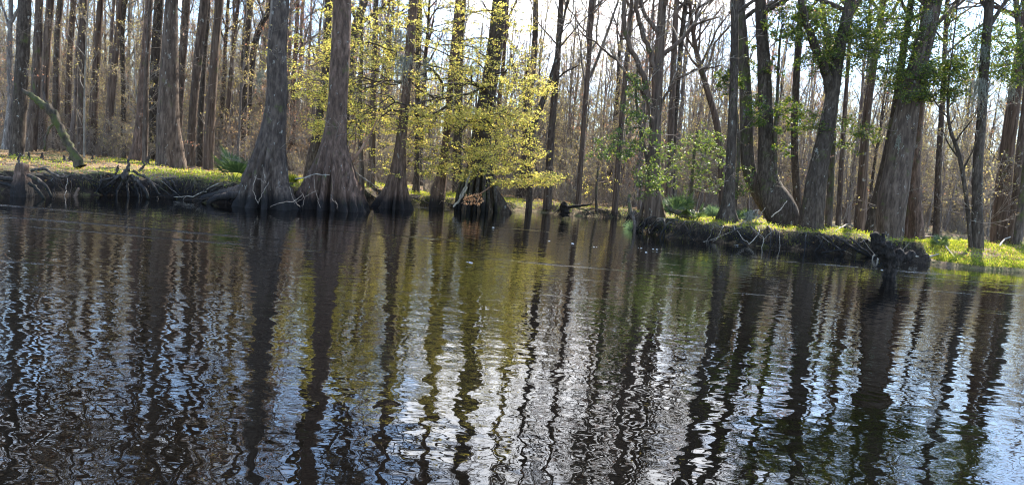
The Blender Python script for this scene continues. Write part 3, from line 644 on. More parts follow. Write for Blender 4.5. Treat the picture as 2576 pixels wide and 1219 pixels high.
for q in range(9):    # the stilt roots of the clump
    rb = MB(); a = -2.9 + q * .33; o_ = S[6, :3]
    p0 = o_ + np.array([math.cos(a) * .55, math.sin(a) * .5, .3 + rng.uniform(-.2, .5)]); p1 = np.array([o_[0] + math.cos(a) * rng.uniform(.9, 1.25), o_[1] + math.sin(a) * 1.0, -.15])
    tube(rb, spline([p0, (p0 + p1) / 2 + [math.cos(a) * .15, math.sin(a) * .15, .12], p1], 8), np.linspace(.09, .13, 8) * rng.uniform(.7, 1.1), 8); rb.build('root', [MAT['root']], ey, origin=org)
tr_pts = [S[i, :3] for i in range(18, 56, 3)]
REG = [(1230, 300, 110, 26, 31, 36, 60), (1265, 385, 100, 50, 29.5, 34, 75), (1320, 455, 85, 16, 29, 32, 34), (1180, 400, 110, 55, 31, 37, 50), (1110, 290, 110, 28, 31, 36, 52),
       (1000, 300, 110, 40, 30, 36, 42), (850, 262, 60, 16, 27.5, 31, 26), (900, 200, 90, 40, 29, 36, 26), (820, 225, 80, 36, 28, 33, 30), (850, 300, 90, 26, 27.5, 31, 22), (900, 130, 110, 40, 28, 34, 30), (800, 190, 90, 70, 27.5, 32, 22), (930, 40, 120, 40, 28, 34, 26), (860, 340, 80, 20, 27.5, 31, 14), (840, 325, 70, 26, 27.5, 31, 20), (860, 110, 70, 16, 28, 32, 10),
       (1330, 215, 70, 28, 30, 35, 20), (1240, 160, 130, 60, 31, 37, 55), (1080, 150, 130, 70, 32, 38, 50), (960, 80, 110, 60, 32, 38, 28), (1130, 40, 190, 45, 32, 38, 55), (1290, 60, 70, 50, 31, 37, 12),
       (1130, 430, 70, 22, 31, 35, 16), (1090, 340, 70, 30, 32, 36, 18), (1180, -60, 230, 50, 32, 40, 30), (1150, 100, 260, 110, 30, 38, 70), (960, 200, 200, 130, 28, 36, 50), (1220, 230, 160, 110, 30, 36, 60), (1040, 400, 120, 50, 31, 36, 26), (1310, 300, 70, 60, 29.5, 34, 30), (1360, 450, 60, 18, 29, 32, 14), (800, 60, 90, 60, 28, 33, 12), (720, 160, 60, 60, 28, 33, 8), (1120, 220, 240, 60, 31, 38, 55)]
leafy(ey, org, rng, tr_pts, [(a, b, c, d, e1, f1, int(n * (1.25 if c > 120 else 1.9))) for a, b, c, d, e1, f1, n in REG], 'yleaf', .049, 8, .38, .30, rr=.05)

def evergreen(label, tracebase, trace, dep, bk, regions, leafm, lsize, nleaf, spread, sd, H=None):
    rng = np.random.RandomState(sd); X0, Y0 = tracebase; b0 = at_z(X0, Y0, .75, *dep); yd = b0[1]; zb = g1(b0[0], b0[1]); org = np.array([b0[0], b0[1], zb])
    rows = np.array([[*at_depth(X, Y, yd), wd / 2 / F * yd] for X, Y, wd in trace]); rows = np.vstack([[b0[0], b0[1], zb - .1, rows[0, 3] * 1.2], rows])
    e = empty('laurel_tree', org, label, 'tree'); S = spline(rows, 30); tb = MB(); tube(tb, S[:, :3], S[:, 3], 12, 0, trunk_mod(rng, 30, 12, 0, S[:, 2] * 0, 0)); tb.build('trunk', [MAT[bk]], e, origin=org)
    leafy(e, org, rng, [S[i, :3] for i in range(8, 30, 2)], regions, leafm, lsize, nleaf, spread, .8, 'leafy_crown', 'mossy', lf=.9); return e
evergreen('small evergreen with glossy leaves wrapped round the trunk on the bank tip', (1600, 556), [(1622, 500, 9), (1630, 420, 9), (1612, 330, 8), (1600, 240, 6), (1606, 150, 4)], (31, 31.5), 'mossy',
  [(1540, 375, 60, 36, 27, 29.5, 30), (1590, 300, 45, 70, 27.5, 30, 30), (1640, 400, 50, 90, 27, 28.8, 50), (1600, 230, 30, 40, 28, 30, 10), (1630, 470, 35, 40, 27.5, 29, 14), (1610, 190, 25, 30, 28, 30, 5)], 'greygreen', .06, 6, .22, 41)
evergreen('loose grey-green evergreen bush filling the gap behind the bank clearing', (1735, 540), [(1740, 480, 8), (1745, 400, 7), (1755, 330, 5)], (31, 32.5), 'mossy',
  [(1740, 370, 55, 40, 30.5, 33, 40), (1800, 430, 50, 60, 30.5, 33, 44), (1720, 440, 45, 50, 30.5, 33, 30), (1790, 350, 50, 35, 30.5, 33, 22), (1860, 450, 35, 50, 30, 32, 16)], 'greygreen', .055, 5, .25, 42)
evergreen('evergreen sprigs lit yellow at the slim dark tree halfway along the right bank', (1846, 548), [(1852, 480, 9), (1858, 380, 8), (1852, 280, 7), (1848, 200, 5)], (31, 31.8), 'mossy',
  [(1835, 205, 38, 36, 29.5, 31, 26), (1810, 185, 20, 15, 29.5, 31, 5), (1900, 150, 20, 40, 30.5, 32, 6)], 'green', .065, 7, .22, 43)
evergreen('evergreen with bright leaf tufts clinging to the thick curved-foot tree', (1952, 560), [(1952, 450, 9), (1950, 350, 9), (1955, 250, 8), (1960, 130, 6), (1968, 60, 4)], (29.8, 30.8), 'mossy',
  [(1905, 280, 26, 40, 28.8, 30, 22), (1985, 295, 38, 50, 28.8, 30.5, 34), (1945, 160, 30, 30, 29, 31, 5), (1985, 60, 80, 50, 28, 31, 55), (1960, 370, 30, 30, 29, 30, 4)], 'green', .065, 7, .22, 44)
evergreen('large dark evergreen spreading its crown over the stout grooved trunk', (2085, 566), [(2090, 450, 16), (2094, 330, 18), (2090, 200, 18), (2080, 100, 14), (2070, 20, 12), (2066, -80, 9), (2080, -220, 6)], (31.5, 32.5), 'mossy',
  [(2060, 60, 80, 50, 28, 32, 80), (2140, 130, 80, 60, 28, 33, 90), (2060, 90, 130, 70, 28, 33, 50), (2200, 60, 90, 60, 28, 33, 50), (2060, 150, 50, 35, 28, 31, 34), (2110, 20, 120, 30, 28, 34, 60), (2080, 310, 70, 28, 29, 32, 34), (2170, 340, 50, 26, 29, 32, 20), (2040, -60, 130, 50, 28, 34, 60), (2120, 370, 30, 20, 29, 31, 8)], 'green', .052, 9, .40, 45)
evergreen('dark evergreen with heavy drooping boughs across the big leaning tree', (2275, 575), [(2285, 450, 18), (2298, 330, 20), (2306, 200, 20), (2318, 90, 17), (2330, 0, 14), (2345, -120, 10), (2350, -230, 6)], (32.5, 33.5), 'mossy',
  [(2260, 110, 90, 50, 28, 32, 95), (2330, 200, 105, 58, 27.5, 31, 170), (2220, 60, 90, 50, 28, 33, 70), (2350, 60, 80, 55, 28, 33, 55), (2380, 175, 60, 35, 28, 31, 40), (2300, -40, 150, 50, 28, 34, 90), (2240, 190, 60, 30, 28, 31, 24)], 'green', .052, 9, .40, 46)
evergreen('evergreen reaching in at the right edge with dark boughs over the moss-hung trunk', (2560, 600), [(2575, 480, 18), (2590, 330, 18), (2585, 200, 16), (2565, 90, 14), (2555, -20, 12), (2560, -150, 7)], (32, 33.5), 'mossy',
  [(2490, 140, 100, 45, 28.5, 32, 95), (2550, 190, 50, 30, 28.5, 32, 36), (2470, 90, 60, 25, 28.5, 32, 26), (2600, 120, 60, 60, 28, 33, 40), (2560, 40, 60, 50, 28, 33, 22), (2520, -50, 130, 50, 28, 33, 44)], 'green', .052, 9, .40, 47)
evergreen('small bright-leaved bush glimpsed low behind the left cypresses', (1500, 545), [(1500, 480, 6), (1505, 420, 5)], (43, 45), 'mossy', [(1500, 440, 60, 60, 43, 46, 16)], 'yleaf', .05, 5, .3, 48)

# ------------------------------------------------------------------ the wood behind: individual trees, then the far mass
rng = np.random.RandomState(77)
HX = np.array(HERO_XY)
def zone(x): return 'left' if x < -.3 * 1 else 'right'
USED = set(); taken = list(HERO_XY)
cand = []
for k in range(9000):
    y = 36 + 66 * rng.uniform(0, 1) ** .85; x = rng.uniform(-.80, .80) * y
    cand.append((x, y))
ca = np.array(cand); sdv = shore(ca[:, 0], ca[:, 1])
ntree = 0
for (x, y), s in zip(cand, sdv):
    if ntree >= 285: break
    if s < .8: continue
    if y < 40 and s < 3.5: continue
    A = np.array(taken); dd = np.min((A[:, 0] - x) ** 2 + (A[:, 1] - y) ** 2)
    if dd < (1.5 + .006 * y) ** 2: continue
    k = int(rng.choice(10, p=[.15, .10, .16, .08, .07, .08, .12, .08, .12, .04]))
    u = x / y
    zn = 'left wood' if u < -.32 else ('middle wood' if u < .02 else ('centre wood' if u < .22 else 'right wood'))
    lb = f'{KIND[k]} {where(x, y)}'
    if lb in USED: continue
    USED.add(lb); taken.append((x, y))
    s_ = rng.uniform(.78, 1.08)
    place(PRO[k], x, y, rng.uniform(0, 6.28), s_, s_ * rng.uniform(.9, 1.15), f'{KIND[k]} {where(x, y)}', 'tree', f'{KIND[k]}s of the {zn}'); ntree += 1
print('trees', ntree)
ns = 0
sy = 27 + 45 * rng.uniform(0, 1, 4000) ** 1.2; sx_ = rng.uniform(-.78, .78, 4000) * sy; ss = shore(sx_, sy)
for x, y, s in zip(sx_, sy, ss):
    if ns >= 230: break
    if s < 2.2 or (y < 33 and rng.uniform() < .6) or (x / y < -.25 and y < 40) or (x / y > .22 and y < 35): continue
    k2 = rng.randint(0, 4); u = x / y
    zn = 'left wood' if u < -.32 else ('middle wood' if u < .1 else 'right wood')
    lb = f'{SK[k2]} {where(x, y)}'
    if lb in USED: continue
    USED.add(lb)
    s_ = rng.uniform(.7, 1.2); place(SHR[k2], x, y, rng.uniform(0, 6.28), s_, s_, f'{SK[k2]} {where(x, y)}', 'bush', f'{SK[k2]}es of the {zn}'); ns += 1
# far-off wood, one mass
rng = np.random.RandomState(88)
def far_proto(H, r, nb, sm):
    b = MB(); P = wander(rng, (0, 0, -.2), (rng.normal(0, .04), 0, 1), H, 7, .03); tube(b, P, np.linspace(r, .02, 7), 5, 0, cap=False)
    for q in range(nb):
        i = rng.randint(1 if sm else 2, 6); a = rng.uniform(0, 6.28)
        Q = wander(rng, P[i] + (P[i + 1] - P[i]) * rng.uniform(0, 1), (math.cos(a) * .7, math.sin(a) * .7, .8), rng.uniform(1.5, 4.5) * (.5 if sm else 1), 4, .2, .05)
        tube(b, Q, [.05, .035, .022, .012], 3, 0, cap=False)
        for z in range(5): tube(b, wander(rng, Q[rng.randint(1, 4)], rng.normal(0, 1, 3) + [0, 0, .6], rng.uniform(.6, 1.8), 3, .3), [.018, .013, .008], 3, 0, cap=False)
    return b
def stamp(dst, src, x, y, z, a, s, sz):
    if not hasattr(src, 'cv'): src.cv = np.concatenate(src.v); src.cf = np.concatenate(src.f4); src.cm = np.concatenate(src.m4)
    v = src.cv; c, s_ = math.cos(a) * s, math.sin(a) * s
    dst.v.append(np.stack([v[:, 0] * c - v[:, 1] * s_ + x, v[:, 0] * s_ + v[:, 1] * c + y, v[:, 2] * sz + z], 1)); dst.f4.append(src.cf + dst.n); dst.m4.append(src.cm); dst.n += len(v)
FB = [far_proto(rng.uniform(16, 24), rng.uniform(.14, .30), 13, False) for _ in range(14)]; FS = [far_proto(rng.uniform(4, 9), rng.uniform(.05, .12), 8, True) for _ in range(10)]
mb = MB()
for k in range(5600):
    y = 96 + 190 * rng.uniform(0, 1) ** .9; x = rng.uniform(-1.2, 1.2) * y
    stamp(mb, (FS if k > 2600 else FB)[rng.randint(0, 10)], x, y, 1.0, rng.uniform(0, 6.28), rng.uniform(.8, 1.2), rng.uniform(.8, 1.15))
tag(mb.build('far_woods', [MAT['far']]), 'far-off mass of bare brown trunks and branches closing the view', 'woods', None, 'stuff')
def thin_proto(H, r):
    b = MB(); P = wander(rng, (0, 0, -.2), (rng.normal(0, .10), rng.normal(0, .1), 1), H, 9, .05); R_ = np.linspace(r, .012, 9); tube(b, P, R_, 6, 0, cap=False); st_ = []
    crown(b, rng, P, R_, H * .15, 22, 2.0, STY['wisp'], st_, (.2, 1.0)); S_ = np.array(st_); leaves(b, S_[rng.randint(0, len(S_), 500)] + rng.normal(0, .05, (500, 3)), rng, .05, .8, 2); return b
TP_ = [thin_proto(rng.uniform(8, 14), rng.uniform(.04, .10)) for _ in range(10)]
mb = MB(); uy = 50 + 50 * rng.uniform(0, 1, 1250); ux = rng.uniform(-1.05, 1.05, 1250) * uy; us = shore(ux, uy); uz = ground(ux, uy)
for x, y, s, z0 in zip(ux, uy, us, uz):
    if s > 1.5: stamp(mb, TP_[rng.randint(0, 10)], x, y, z0, rng.uniform(0, 6.28), rng.uniform(.8, 1.2), rng.uniform(.7, 1.1))
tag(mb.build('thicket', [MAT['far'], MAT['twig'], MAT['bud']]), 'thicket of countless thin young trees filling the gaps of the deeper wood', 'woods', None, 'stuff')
US = []
for k in range(16):
    b = MB()
    for q in range(6):
        a = rng.uniform(0, 6.28); P = wander(rng, (0, 0, -.05), (math.cos(a) * .5, math.sin(a) * .5, 1), rng.uniform(.8, 1.8), 4, .2); tube(b, P, [.014, .011, .008, .005], 3, 0, cap=False)
        for z in range(3): tube(b, wander(rng, P[rng.randint(1, 4)], rng.normal(0, 1, 3) + [0, 0, .7], .5, 3, .3), [.007, .005, .003], 3, 0, cap=False)
    US.append(b)
mb = MB(); uy = 40 + 120 * rng.uniform(0, 1, 7500) ** 1.1; ux = rng.uniform(-.85, .85, 7500) * uy; us = shore(ux, uy); uz = ground(ux, uy)
for x, y, s, z0 in zip(ux, uy, us, uz):
    if s < 1.5: continue
    L = rng.uniform(.4, 1.5) * (1.6 if y > 80 else 1); stamp(mb, US[rng.randint(0, 16)], x, y, z0, rng.uniform(0, 6.28), L, L)
tag(mb.build('undergrowth', [MAT['twig']]), 'tangle of bare stems and switches on the floor of the wood', 'undergrowth', None, 'stuff')

# ------------------------------------------------------------------ ground cover
rng = np.random.RandomState(9)
def scatter(n, xr, yr, dens):
    x = rng.uniform(*xr, n); y = rng.uniform(*yr, n); s = shore(x, y); z = ground(x, y)
    k = (s > .12) & (z > .08) & (rng.uniform(0, 1, n) < dens(x, y, s)); return np.stack([x[k], y[k], z[k]], 1)
def blades(mb, C, hgt, wid, rng, mat=0, spread=.5):
    n = len(C); a = rng.uniform(0, 6.28, n); d = np.stack([np.cos(a), np.sin(a), 0 * a], 1); b = np.stack([-np.sin(a), np.cos(a), 0 * a], 1)
    h = hgt * rng.uniform(.4, 1.25, n)[:, None]; wd = wid * rng.uniform(.7, 1.3, n)[:, None]; sp = spread * rng.uniform(.1, 1, n)[:, None]
    up = np.array([0, 0, 1.0])
    v = np.stack([C - b * wd, C + b * wd, C + up * h * .6 + d * h * sp * .4 + b * wd * .7, C + up * h * .6 + d * h * sp * .4 - b * wd * .7, C + up * h * .9 + d * h * sp], 1).reshape(-1, 3)
    i = np.arange(n)[:, None] * 5; mb.add(v, np.hstack([i, i + 1, i + 2, i + 3]), np.hstack([i + 3, i + 2, i + 4]), mat)
mb = MB()
C = scatter(190000, (-22, 20), (20, 46), lambda x, y, s: np.clip((wob(x, y, .8) * .5 + .35), 0.05, 1) * np.exp(-s / 11) * 1.0)
blades(mb, C, .12, .009, rng)
tag(mb.build('grass', [MAT['grass']]), 'patchy yellow-green grass on top of the banks', 'grass', None, 'stuff')
mb = MB()
C = scatter(150000, (13.5, 26), (23.5, 34), lambda x, y, s: np.clip(sdist(POLYS[3][0], x, y) > .05, 0, 1) * np.clip(1.05 - s / 6.5 + .35 * wob(x, y, 1.5) + .25 * wob(y, x, 4), .03, 1))
blades(mb, C, .085, .008, rng, 0, .8)
tag(mb.build('lush_grass', [MAT['lawn']]), 'lush bright green grass sloping to the water at right', 'grass', None, 'stuff')
mb = MB(); C = scatter(110000, (-26, 28), (20, 50), lambda x, y, s: .55 * np.clip(.6 - .3 * wob(x, y, .8), .15, 1)); C[:, 2] += rng.uniform(.005, .05, len(C))
leaves(mb, C, rng, .06, .35, 0, 1.5)
tag(mb.build('fallen_leaves', [MAT['deadleaf']]), 'scattered tan and brown fallen leaves on the forest floor', 'leaves', None, 'stuff')
mb = MB()
for S_, n_ in ((s_left, 5200), (s_right, 4200), (s_mid, 1800)):
    S2 = np.array(S_); Ls = np.r_[0, np.cumsum(np.linalg.norm(np.diff(S2, axis=0), axis=1))]; q = rng.uniform(0, Ls[-1], n_)
    q = q[np.sin(q * 1.7) + .6 * np.sin(q * 5.1) + rng.normal(0, .5, n_) > -.3]; px = np.interp(q, Ls, S2[:, 0]); py = np.interp(q, Ls, S2[:, 1]) + rng.uniform(.05, .75, len(q))
    pz = ground(px, py); k = pz > .3; C = np.stack([px, py, pz], 1)[k]; n = len(C); h = rng.uniform(.08, .30, n)[:, None]
    b_ = np.stack([np.ones(n), rng.normal(0, .4, n), 0 * px[k]], 1); d_ = np.stack([rng.normal(0, .5, n), -np.ones(n), 0 * px[k]], 1)
    v = np.stack([C - b_ * .006, C + b_ * .006, C + d_ * h * .55 + [0, 0, .04] + b_ * .004, C + d_ * h * .55 + [0, 0, .04] - b_ * .004, C + d_ * h * .8 - np.array([0, 0, 1]) * h * .7], 1).reshape(-1, 3)
    i_ = np.arange(n)[:, None] * 5; mb.add(v, np.hstack([i_, i_ + 1, i_ + 2, i_ + 3]), np.hstack([i_ + 3, i_ + 2, i_ + 4]))
tag(mb.build('drooping_grass', [MAT['deadgrass']]), 'dry and green blades drooping over the cut edges of the banks', 'grass', None, 'stuff')
mb = MB(); C = scatter(16000, (-22, 24), (20, 44), lambda x, y, s: np.clip(.5 + .5 * wob(x, y, 1.3), 0, 1) * np.exp(-s / 5))
CC = np.repeat(C, 7, 0) + rng.normal(0, .07, (len(C) * 7, 3)) * [1, 1, .6] + [0, 0, .10]
leaves(mb, CC, rng, .035, .8, 0)
tag(mb.build('low_weeds', [MAT['grass']]), 'low leafy weeds along the edge of the banks', 'weeds', None, 'stuff')

# ------------------------------------------------------------------ roots hanging over the cut banks
def along(S, u):
    S = np.array(S); L = np.r_[0, np.cumsum(np.linalg.norm(np.diff(S, axis=0), axis=1))]
    q = u * L[-1]; p = np.array([np.interp(q, L, S[:, c]) for c in range(2)]); q2 = min(q + .2, L[-1]); p2 = np.array([np.interp(q2, L, S[:, c]) for c in range(2)])
    p1 = np.array([np.interp(q2 - .2, L, S[:, c]) for c in range(2)]); tg = (p2 - p1) / (np.linalg.norm(p2 - p1) + 1e-9)
    return p, tg, L[-1]
def root_section(S, u0, u1, n, label, seed, h, thick=1.0):
    rng = np.random.RandomState(seed); pm, tg, Lt = along(S, (u0 + u1) / 2)
    org = np.array([pm[0], pm[1], 0]); e = empty('exposed_roots', org, label, 'roots', 'roots bared along the cut banks')
    for k in range(n):
        p, tg, _ = along(S, rng.uniform(u0, u1)); nl = np.array([-tg[1], tg[0]]); rb = MB()
        if bil(gs, p[0] + nl[0] * .5, p[1] + nl[1] * .5) < 0: nl = -nl
        ty = rng.uniform(); dr = rng.normal(0, .55) * (2.2 if ty < .3 else 1); r = thick * rng.choice([.009, .015, .026, .045], p=[.4, .3, .2, .1])
        hh = h * rng.uniform(.75, 1.05)
        a = p + nl * rng.uniform(.5, 1.0); b = p + nl * .12 + tg * dr * .2; c = p - nl * rng.uniform(.05, .35) + tg * dr; d = c - nl * .1 + tg * dr * .3
        Q = [[*a, g1(*a) + r * .3], [*b, max(hh, g1(*b)) + .02], [*(b * .4 + c * .6), hh * rng.uniform(.35, .6)], [*d, rng.uniform(-.12, .1)]]
        Q = spline(Q, 12); Q[1:-1] += rng.normal(0, .018, (10, 3)); tube(rb, Q, np.linspace(r, r * .45, 12), 7)
        if rng.uniform() < .5:
            for z in range(2):
                i = rng.randint(4, 10); dd = rng.normal(0, 1, 3); dd[2] = -abs(dd[2]); tube(rb, wander(rng, Q[i], dd, rng.uniform(.2, .5), 6, .25), np.linspace(r * .45, .004, 6), 5, cap=False)
        rb.build('root', [MAT['root'] if rng.uniform() < .93 else MAT['dead']], e, origin=org)
    fb = MB()   # hair roots of the section
    for k in range(int(n * 11)):
        p, tg, _ = along(S, rng.uniform(u0, u1)); nl = np.array([-tg[1], tg[0]])
        if bil(gs, p[0] + nl[0] * .5, p[1] + nl[1] * .5) < 0: nl = -nl
        q = p + nl * rng.uniform(-.02, .2); z = h * rng.uniform(.25, 1); d = np.array([*(tg * rng.normal(0, .6) - nl * .3), -.8])
        tube(fb, wander(rng, (*q, z), d, rng.uniform(.15, .55), 5, .3), np.linspace(.006, .003, 5), 3, cap=False)
    fb.build('hair_roots', [MAT['root']], e, origin=org); e.select_set(False)
root_section(s_left, .16, .30, 26, 'tangled bare roots at the left edge beside the old stump', 1, .62)
root_section(s_left, .30, .42, 26, 'bare roots of the left bank under the pointed knee', 2, .66)
root_section(s_left, .42, .58, 40, 'dense bare roots of the left bank below the sunlit moss', 3, .66)
root_section(s_left, .58, .70, 22, 'thin roots of the left bank beside the cypress buttress', 4, .6)
root_section(s_left, .76, .86, 30, 'root and twig tangle between the dark and the massive cypress', 5, .5)
root_section(s_mid, .0, .22, 22, 'low roots of the far bank behind the smaller fluted cypress', 6, .4)
root_section(s_mid, .22, .45, 26, 'roots of the bank left of the stilted dark clump', 7, .4)
root_section(s_mid, .6, .95, 24, 'low roots along the far bank of the side channel', 8, .35, .8)
root_section(s_right, .0, .14, 44, 'long roots fanning into the water at the tip of the right bank', 9, .62, 1.2)
root_section(s_right, .14, .36, 38, 'roots hanging below the bank clearing left of the slim dark tree', 10, .62)
root_section(s_right, .36, .56, 38, 'arching roots of the right bank below the slim dark tree', 11, .62, 1.3)
root_section(s_right, .56, .76, 38, 'pale roots slanting down the right bank under the stout grooved trunk', 12, .62)
root_section(s_right, .76, .99, 34, 'short roots of the overhanging bank behind the water snag', 13, .6)

def polyroot(name, rows, par, org, m='root', sides=9, n=16, jit=.012, seed=1):
    rng = np.random.RandomState(seed); S = spline(rows, n); S[1:-1, :3] += rng.normal(0, jit, (n - 2, 3)); b = MB(); tube(b, S[:, :3], S[:, 3], sides, 0, 1 + .12 * rng.normal(0, 1, (n, sides))); return b.build(name, [MAT[m]], par, origin=org)
def TP(pts, y0, wscale=1.0):
    """trace rows (x, y, width[, depth offset]) at depth y0"""
    r = []
    for q in pts:
        yd = y0 + (q[3] if len(q) > 3 else 0); p = at_depth(q[0], q[1], yd); r.append([*p, q[2] / 2 / F * yd * wscale])
    return r
# buttress roots of the big grey cypress (parts of it)
e, P, R, org = HERO['big dark grey cypress in the water with a buttress sweeping left over the palmetto bank']; yd = P[0, 1]
polyroot('buttress_root', TP([(668, 395, 50, .05), (640, 445, 46, -.1), (606, 478, 30, -.1), (560, 490, 26, 0), (515, 497, 14, 0), (500, 512, 8, 0)], yd), e, org, 'cypress', 16, 26, .01, 3)
polyroot('buttress_root', TP([(662, 420, 44, -.25), (640, 470, 40, -.35), (627, 505, 36, -.35), (620, 535, 36, -.4)], yd), e, org, 'cypress', 14, 18, .01, 4)
polyroot('buttress_root', TP([(615, 488, 20, -.3), (580, 493, 20, -.4), (545, 497, 17, -.45), (522, 512, 12, -.5)], yd), e, org, 'cypress', 12, 18, .01, 5)
# crown of roots on the left bank with its knees
p0 = at_z(322, 496, 0); org = np.array([p0[0], p0[1], 0]); e = empty('root_crown', org, 'root crown with knobby peak spreading down the left bank like spider legs', 'roots')
CR = [[(322, 400, 8), (324, 415, 14), (318, 432, 26), (310, 450, 30)], [(318, 432, 20), (285, 455, 12), (255, 475, 8), (232, 488, 6)], [(312, 440, 16), (280, 448, 11), (250, 458, 8), (226, 470, 6)],
      [(330, 440, 18), (352, 462, 18), (366, 480, 16), (372, 500, 14)], [(335, 430, 14), (375, 452, 12), (392, 478, 9), (405, 490, 7)], [(315, 445, 16), (300, 470, 12), (292, 498, 9)],
      [(322, 445, 16), (320, 470, 13), (324, 500, 11)], [(328, 440, 14), (345, 475, 11), (350, 502, 9)], [(300, 440, 10), (280, 470, 8), (262, 496, 7)], [(352, 428, 12), (362, 418, 10), (358, 404, 7)], [(286, 448, 9), (296, 428, 11), (298, 415, 7)], [(340, 432, 8), (390, 462, 6), (420, 485, 5), (432, 494, 4)]]
for q, c in enumerate(CR): polyroot('root', TP([(x, y, wd * .5, -.15 - .5 * (y - 400) / 100 + .03 * q) for x, y, wd in c], p0[1] + .35), e, org, 'root', 9, 14, .012, 20 + q)
def knee(X, Y, wd, hpx, label, dep=None, seed=0, m='root', lean=0):
    p = at_z(X, Y, .70, *(dep or (22, 34))); z = max(g1(p[0], p[1]), -.1); org = np.array([p[0], p[1], z]); rng = np.random.RandomState(seed)
    h = hpx / F * p[1]; r = wd / 2 / F * p[1]; b = MB(); n = 12; u = np.linspace(0, 1, n)
    Q = np.stack([p[0] + lean * u ** 2 * h + rng.normal(0, .01, n), p[1] + 0 * u, z - .08 + u * (h + .08)], 1); tube(b, Q, r * (1.25 - .95 * u ** .7) + .012, 12, 0, 1 + .10 * rng.normal(0, 1, (n, 12)))
    o_ = b.build('cypress_knee', [MAT[m]], None, origin=org); tag(o_, label, 'root knee', 'cypress knees on the left bank')
knee(190, 444, 10, 30, 'pointed reddish knee standing on the bank edge left of the root crown', (22.8, 23.5), 1, 'brown', .3)
knee(50, 402, 9, 24, 'thin upright knee behind the old stump', None, 2)
knee(72, 406, 9, 18, 'small knee in the moss right of the old stump', None, 3)
knee(106, 405, 9, 16, 'stubby knee in the moss below the mossy leaning snag', None, 4)
knee(162, 412, 12, 16, 'round-topped knee in the yellow moss left of the pointed knee', None, 5)
knee(232, 408, 7, 14, 'tiny knee at the back of the bright mossy patch', None, 6)
knee(372, 412, 9, 20, 'short knee in front of the flared pale cypress', None, 7)
knee(398, 448, 8, 12, 'blunt knee right of the root crown', (23.5, 25), 8)
knee(492, 452, 8, 12, 'small dark knee near the cypress buttress', (24, 26), 9)

# old stump at the left edge, standing in the water
p0 = at_z(55, 494, 0); org = np.array([p0[0], p0[1], 0]); e = empty('old_stump', org, 'short rotten stump with a jagged top standing in the water at far left', 'stump')
S = spline(np.array(TP([(56, 505, 54), (56, 480, 50), (56, 455, 40), (55, 432, 32), (56, 420, 30), (57, 412, 25)], p0[1])), 22); b = MB(); rng = np.random.RandomState(3)
md = 1 + .16 * np.abs(np.sin(np.arange(28) / 28 * 2 * PI * 4 + 1))[None] * np.ones((22, 1)) + .04 * rng.normal(0, 1, (22, 28)); tube(b, S[:, :3], S[:, 3] * .9, 28, 0, md); b.build('trunk', [MAT['cypress_brown']], e, origin=org)
for q, c in enumerate([[(40, 452, 12), (10, 448, 11), (-30, 444, 10)], [(38, 470, 10), (12, 462, 9), (-30, 456, 8)], [(70, 440, 9), (95, 452, 10), (118, 470, 8), (130, 496, 6)], [(74, 460, 9), (95, 478, 9), (110, 500, 7)], [(78, 430, 8), (110, 424, 7), (150, 444, 6), (190, 440, 5)], [(50, 412, 5), (47, 400, 5), (52, 388, 3)]]):
    polyroot('root', TP(c, p0[1] - .1 - .05 * q), e, org, 'root', 8, 12, .012, 40 + q)
# mossy leaning snag, left wood
p0 = at_z(198, 412, .8, 30, 33); org = np.array([p0[0], p0[1], g1(p0[0], p0[1])]); e = empty('leaning_snag', org, 'bent mossy snag leaning left across the left wood', 'dead tree')
polyroot('trunk', TP([(202, 420, 28), (186, 385, 20), (160, 340, 19), (144, 305, 20), (125, 275, 21), (100, 258, 17), (75, 238, 13), (55, 225, 7)], p0[1] - 3), e, org, 'snagbark', 12, 30, .02, 61)
for q, c in enumerate([[(144, 305, 7), (120, 330, 6), (112, 380, 5)], [(100, 258, 7), (84, 215, 6), (80, 170, 4)], [(125, 275, 6), (110, 235, 5), (112, 190, 3)], [(186, 385, 8), (176, 400, 7), (170, 418, 5)]]): polyroot('branch', TP(c, p0[1] - .05), e, org, 'mossy', 7, 10, .02, 62 + q)

# the dark snag in the water at right
p0 = at_z(2238, 696, 0); org = np.array([p0[0], p0[1], 0]); e = empty('water_snag', org, 'black rotten snag with two stub arms standing in the water off the right bank', 'stump'); y0 = p0[1]
def lumpy(rows, name, seed, sides=20, n=26, a=.16, m='snag'):
    rng = np.random.RandomState(seed); S = spline(rows, n); md = 1 + a * rng.normal(0, 1, (n, sides)); md = (md + np.roll(md, 1, 1) + np.roll(md, 1, 0)) / 3 * 1.0; b = MB(); tube(b, S[:, :3], S[:, 3], sides, 0, md); b.build(name, [MAT[m]], e, origin=org)
lumpy(TP([(2238, 712, 30), (2238, 690, 26), (2237, 668, 26), (2234, 650, 36), (2224, 628, 40), (2208, 606, 30), (2198, 586, 16)], y0), 'trunk', 1, 26, 34, .30)
lumpy(TP([(2240, 668, 30), (2256, 652, 30), (2262, 636, 24), (2260, 626, 14)], y0, ), 'arm', 2, 14, 14)
lumpy(TP([(2250, 655, 20), (2275, 648, 22), (2292, 640, 22), (2300, 634, 12)], y0, ), 'arm', 3, 14, 14, .2)
lumpy(TP([(2218, 608, 12), (2221, 596, 10), (2222, 586, 6)], y0, ), 'spike', 4, 8, 8)
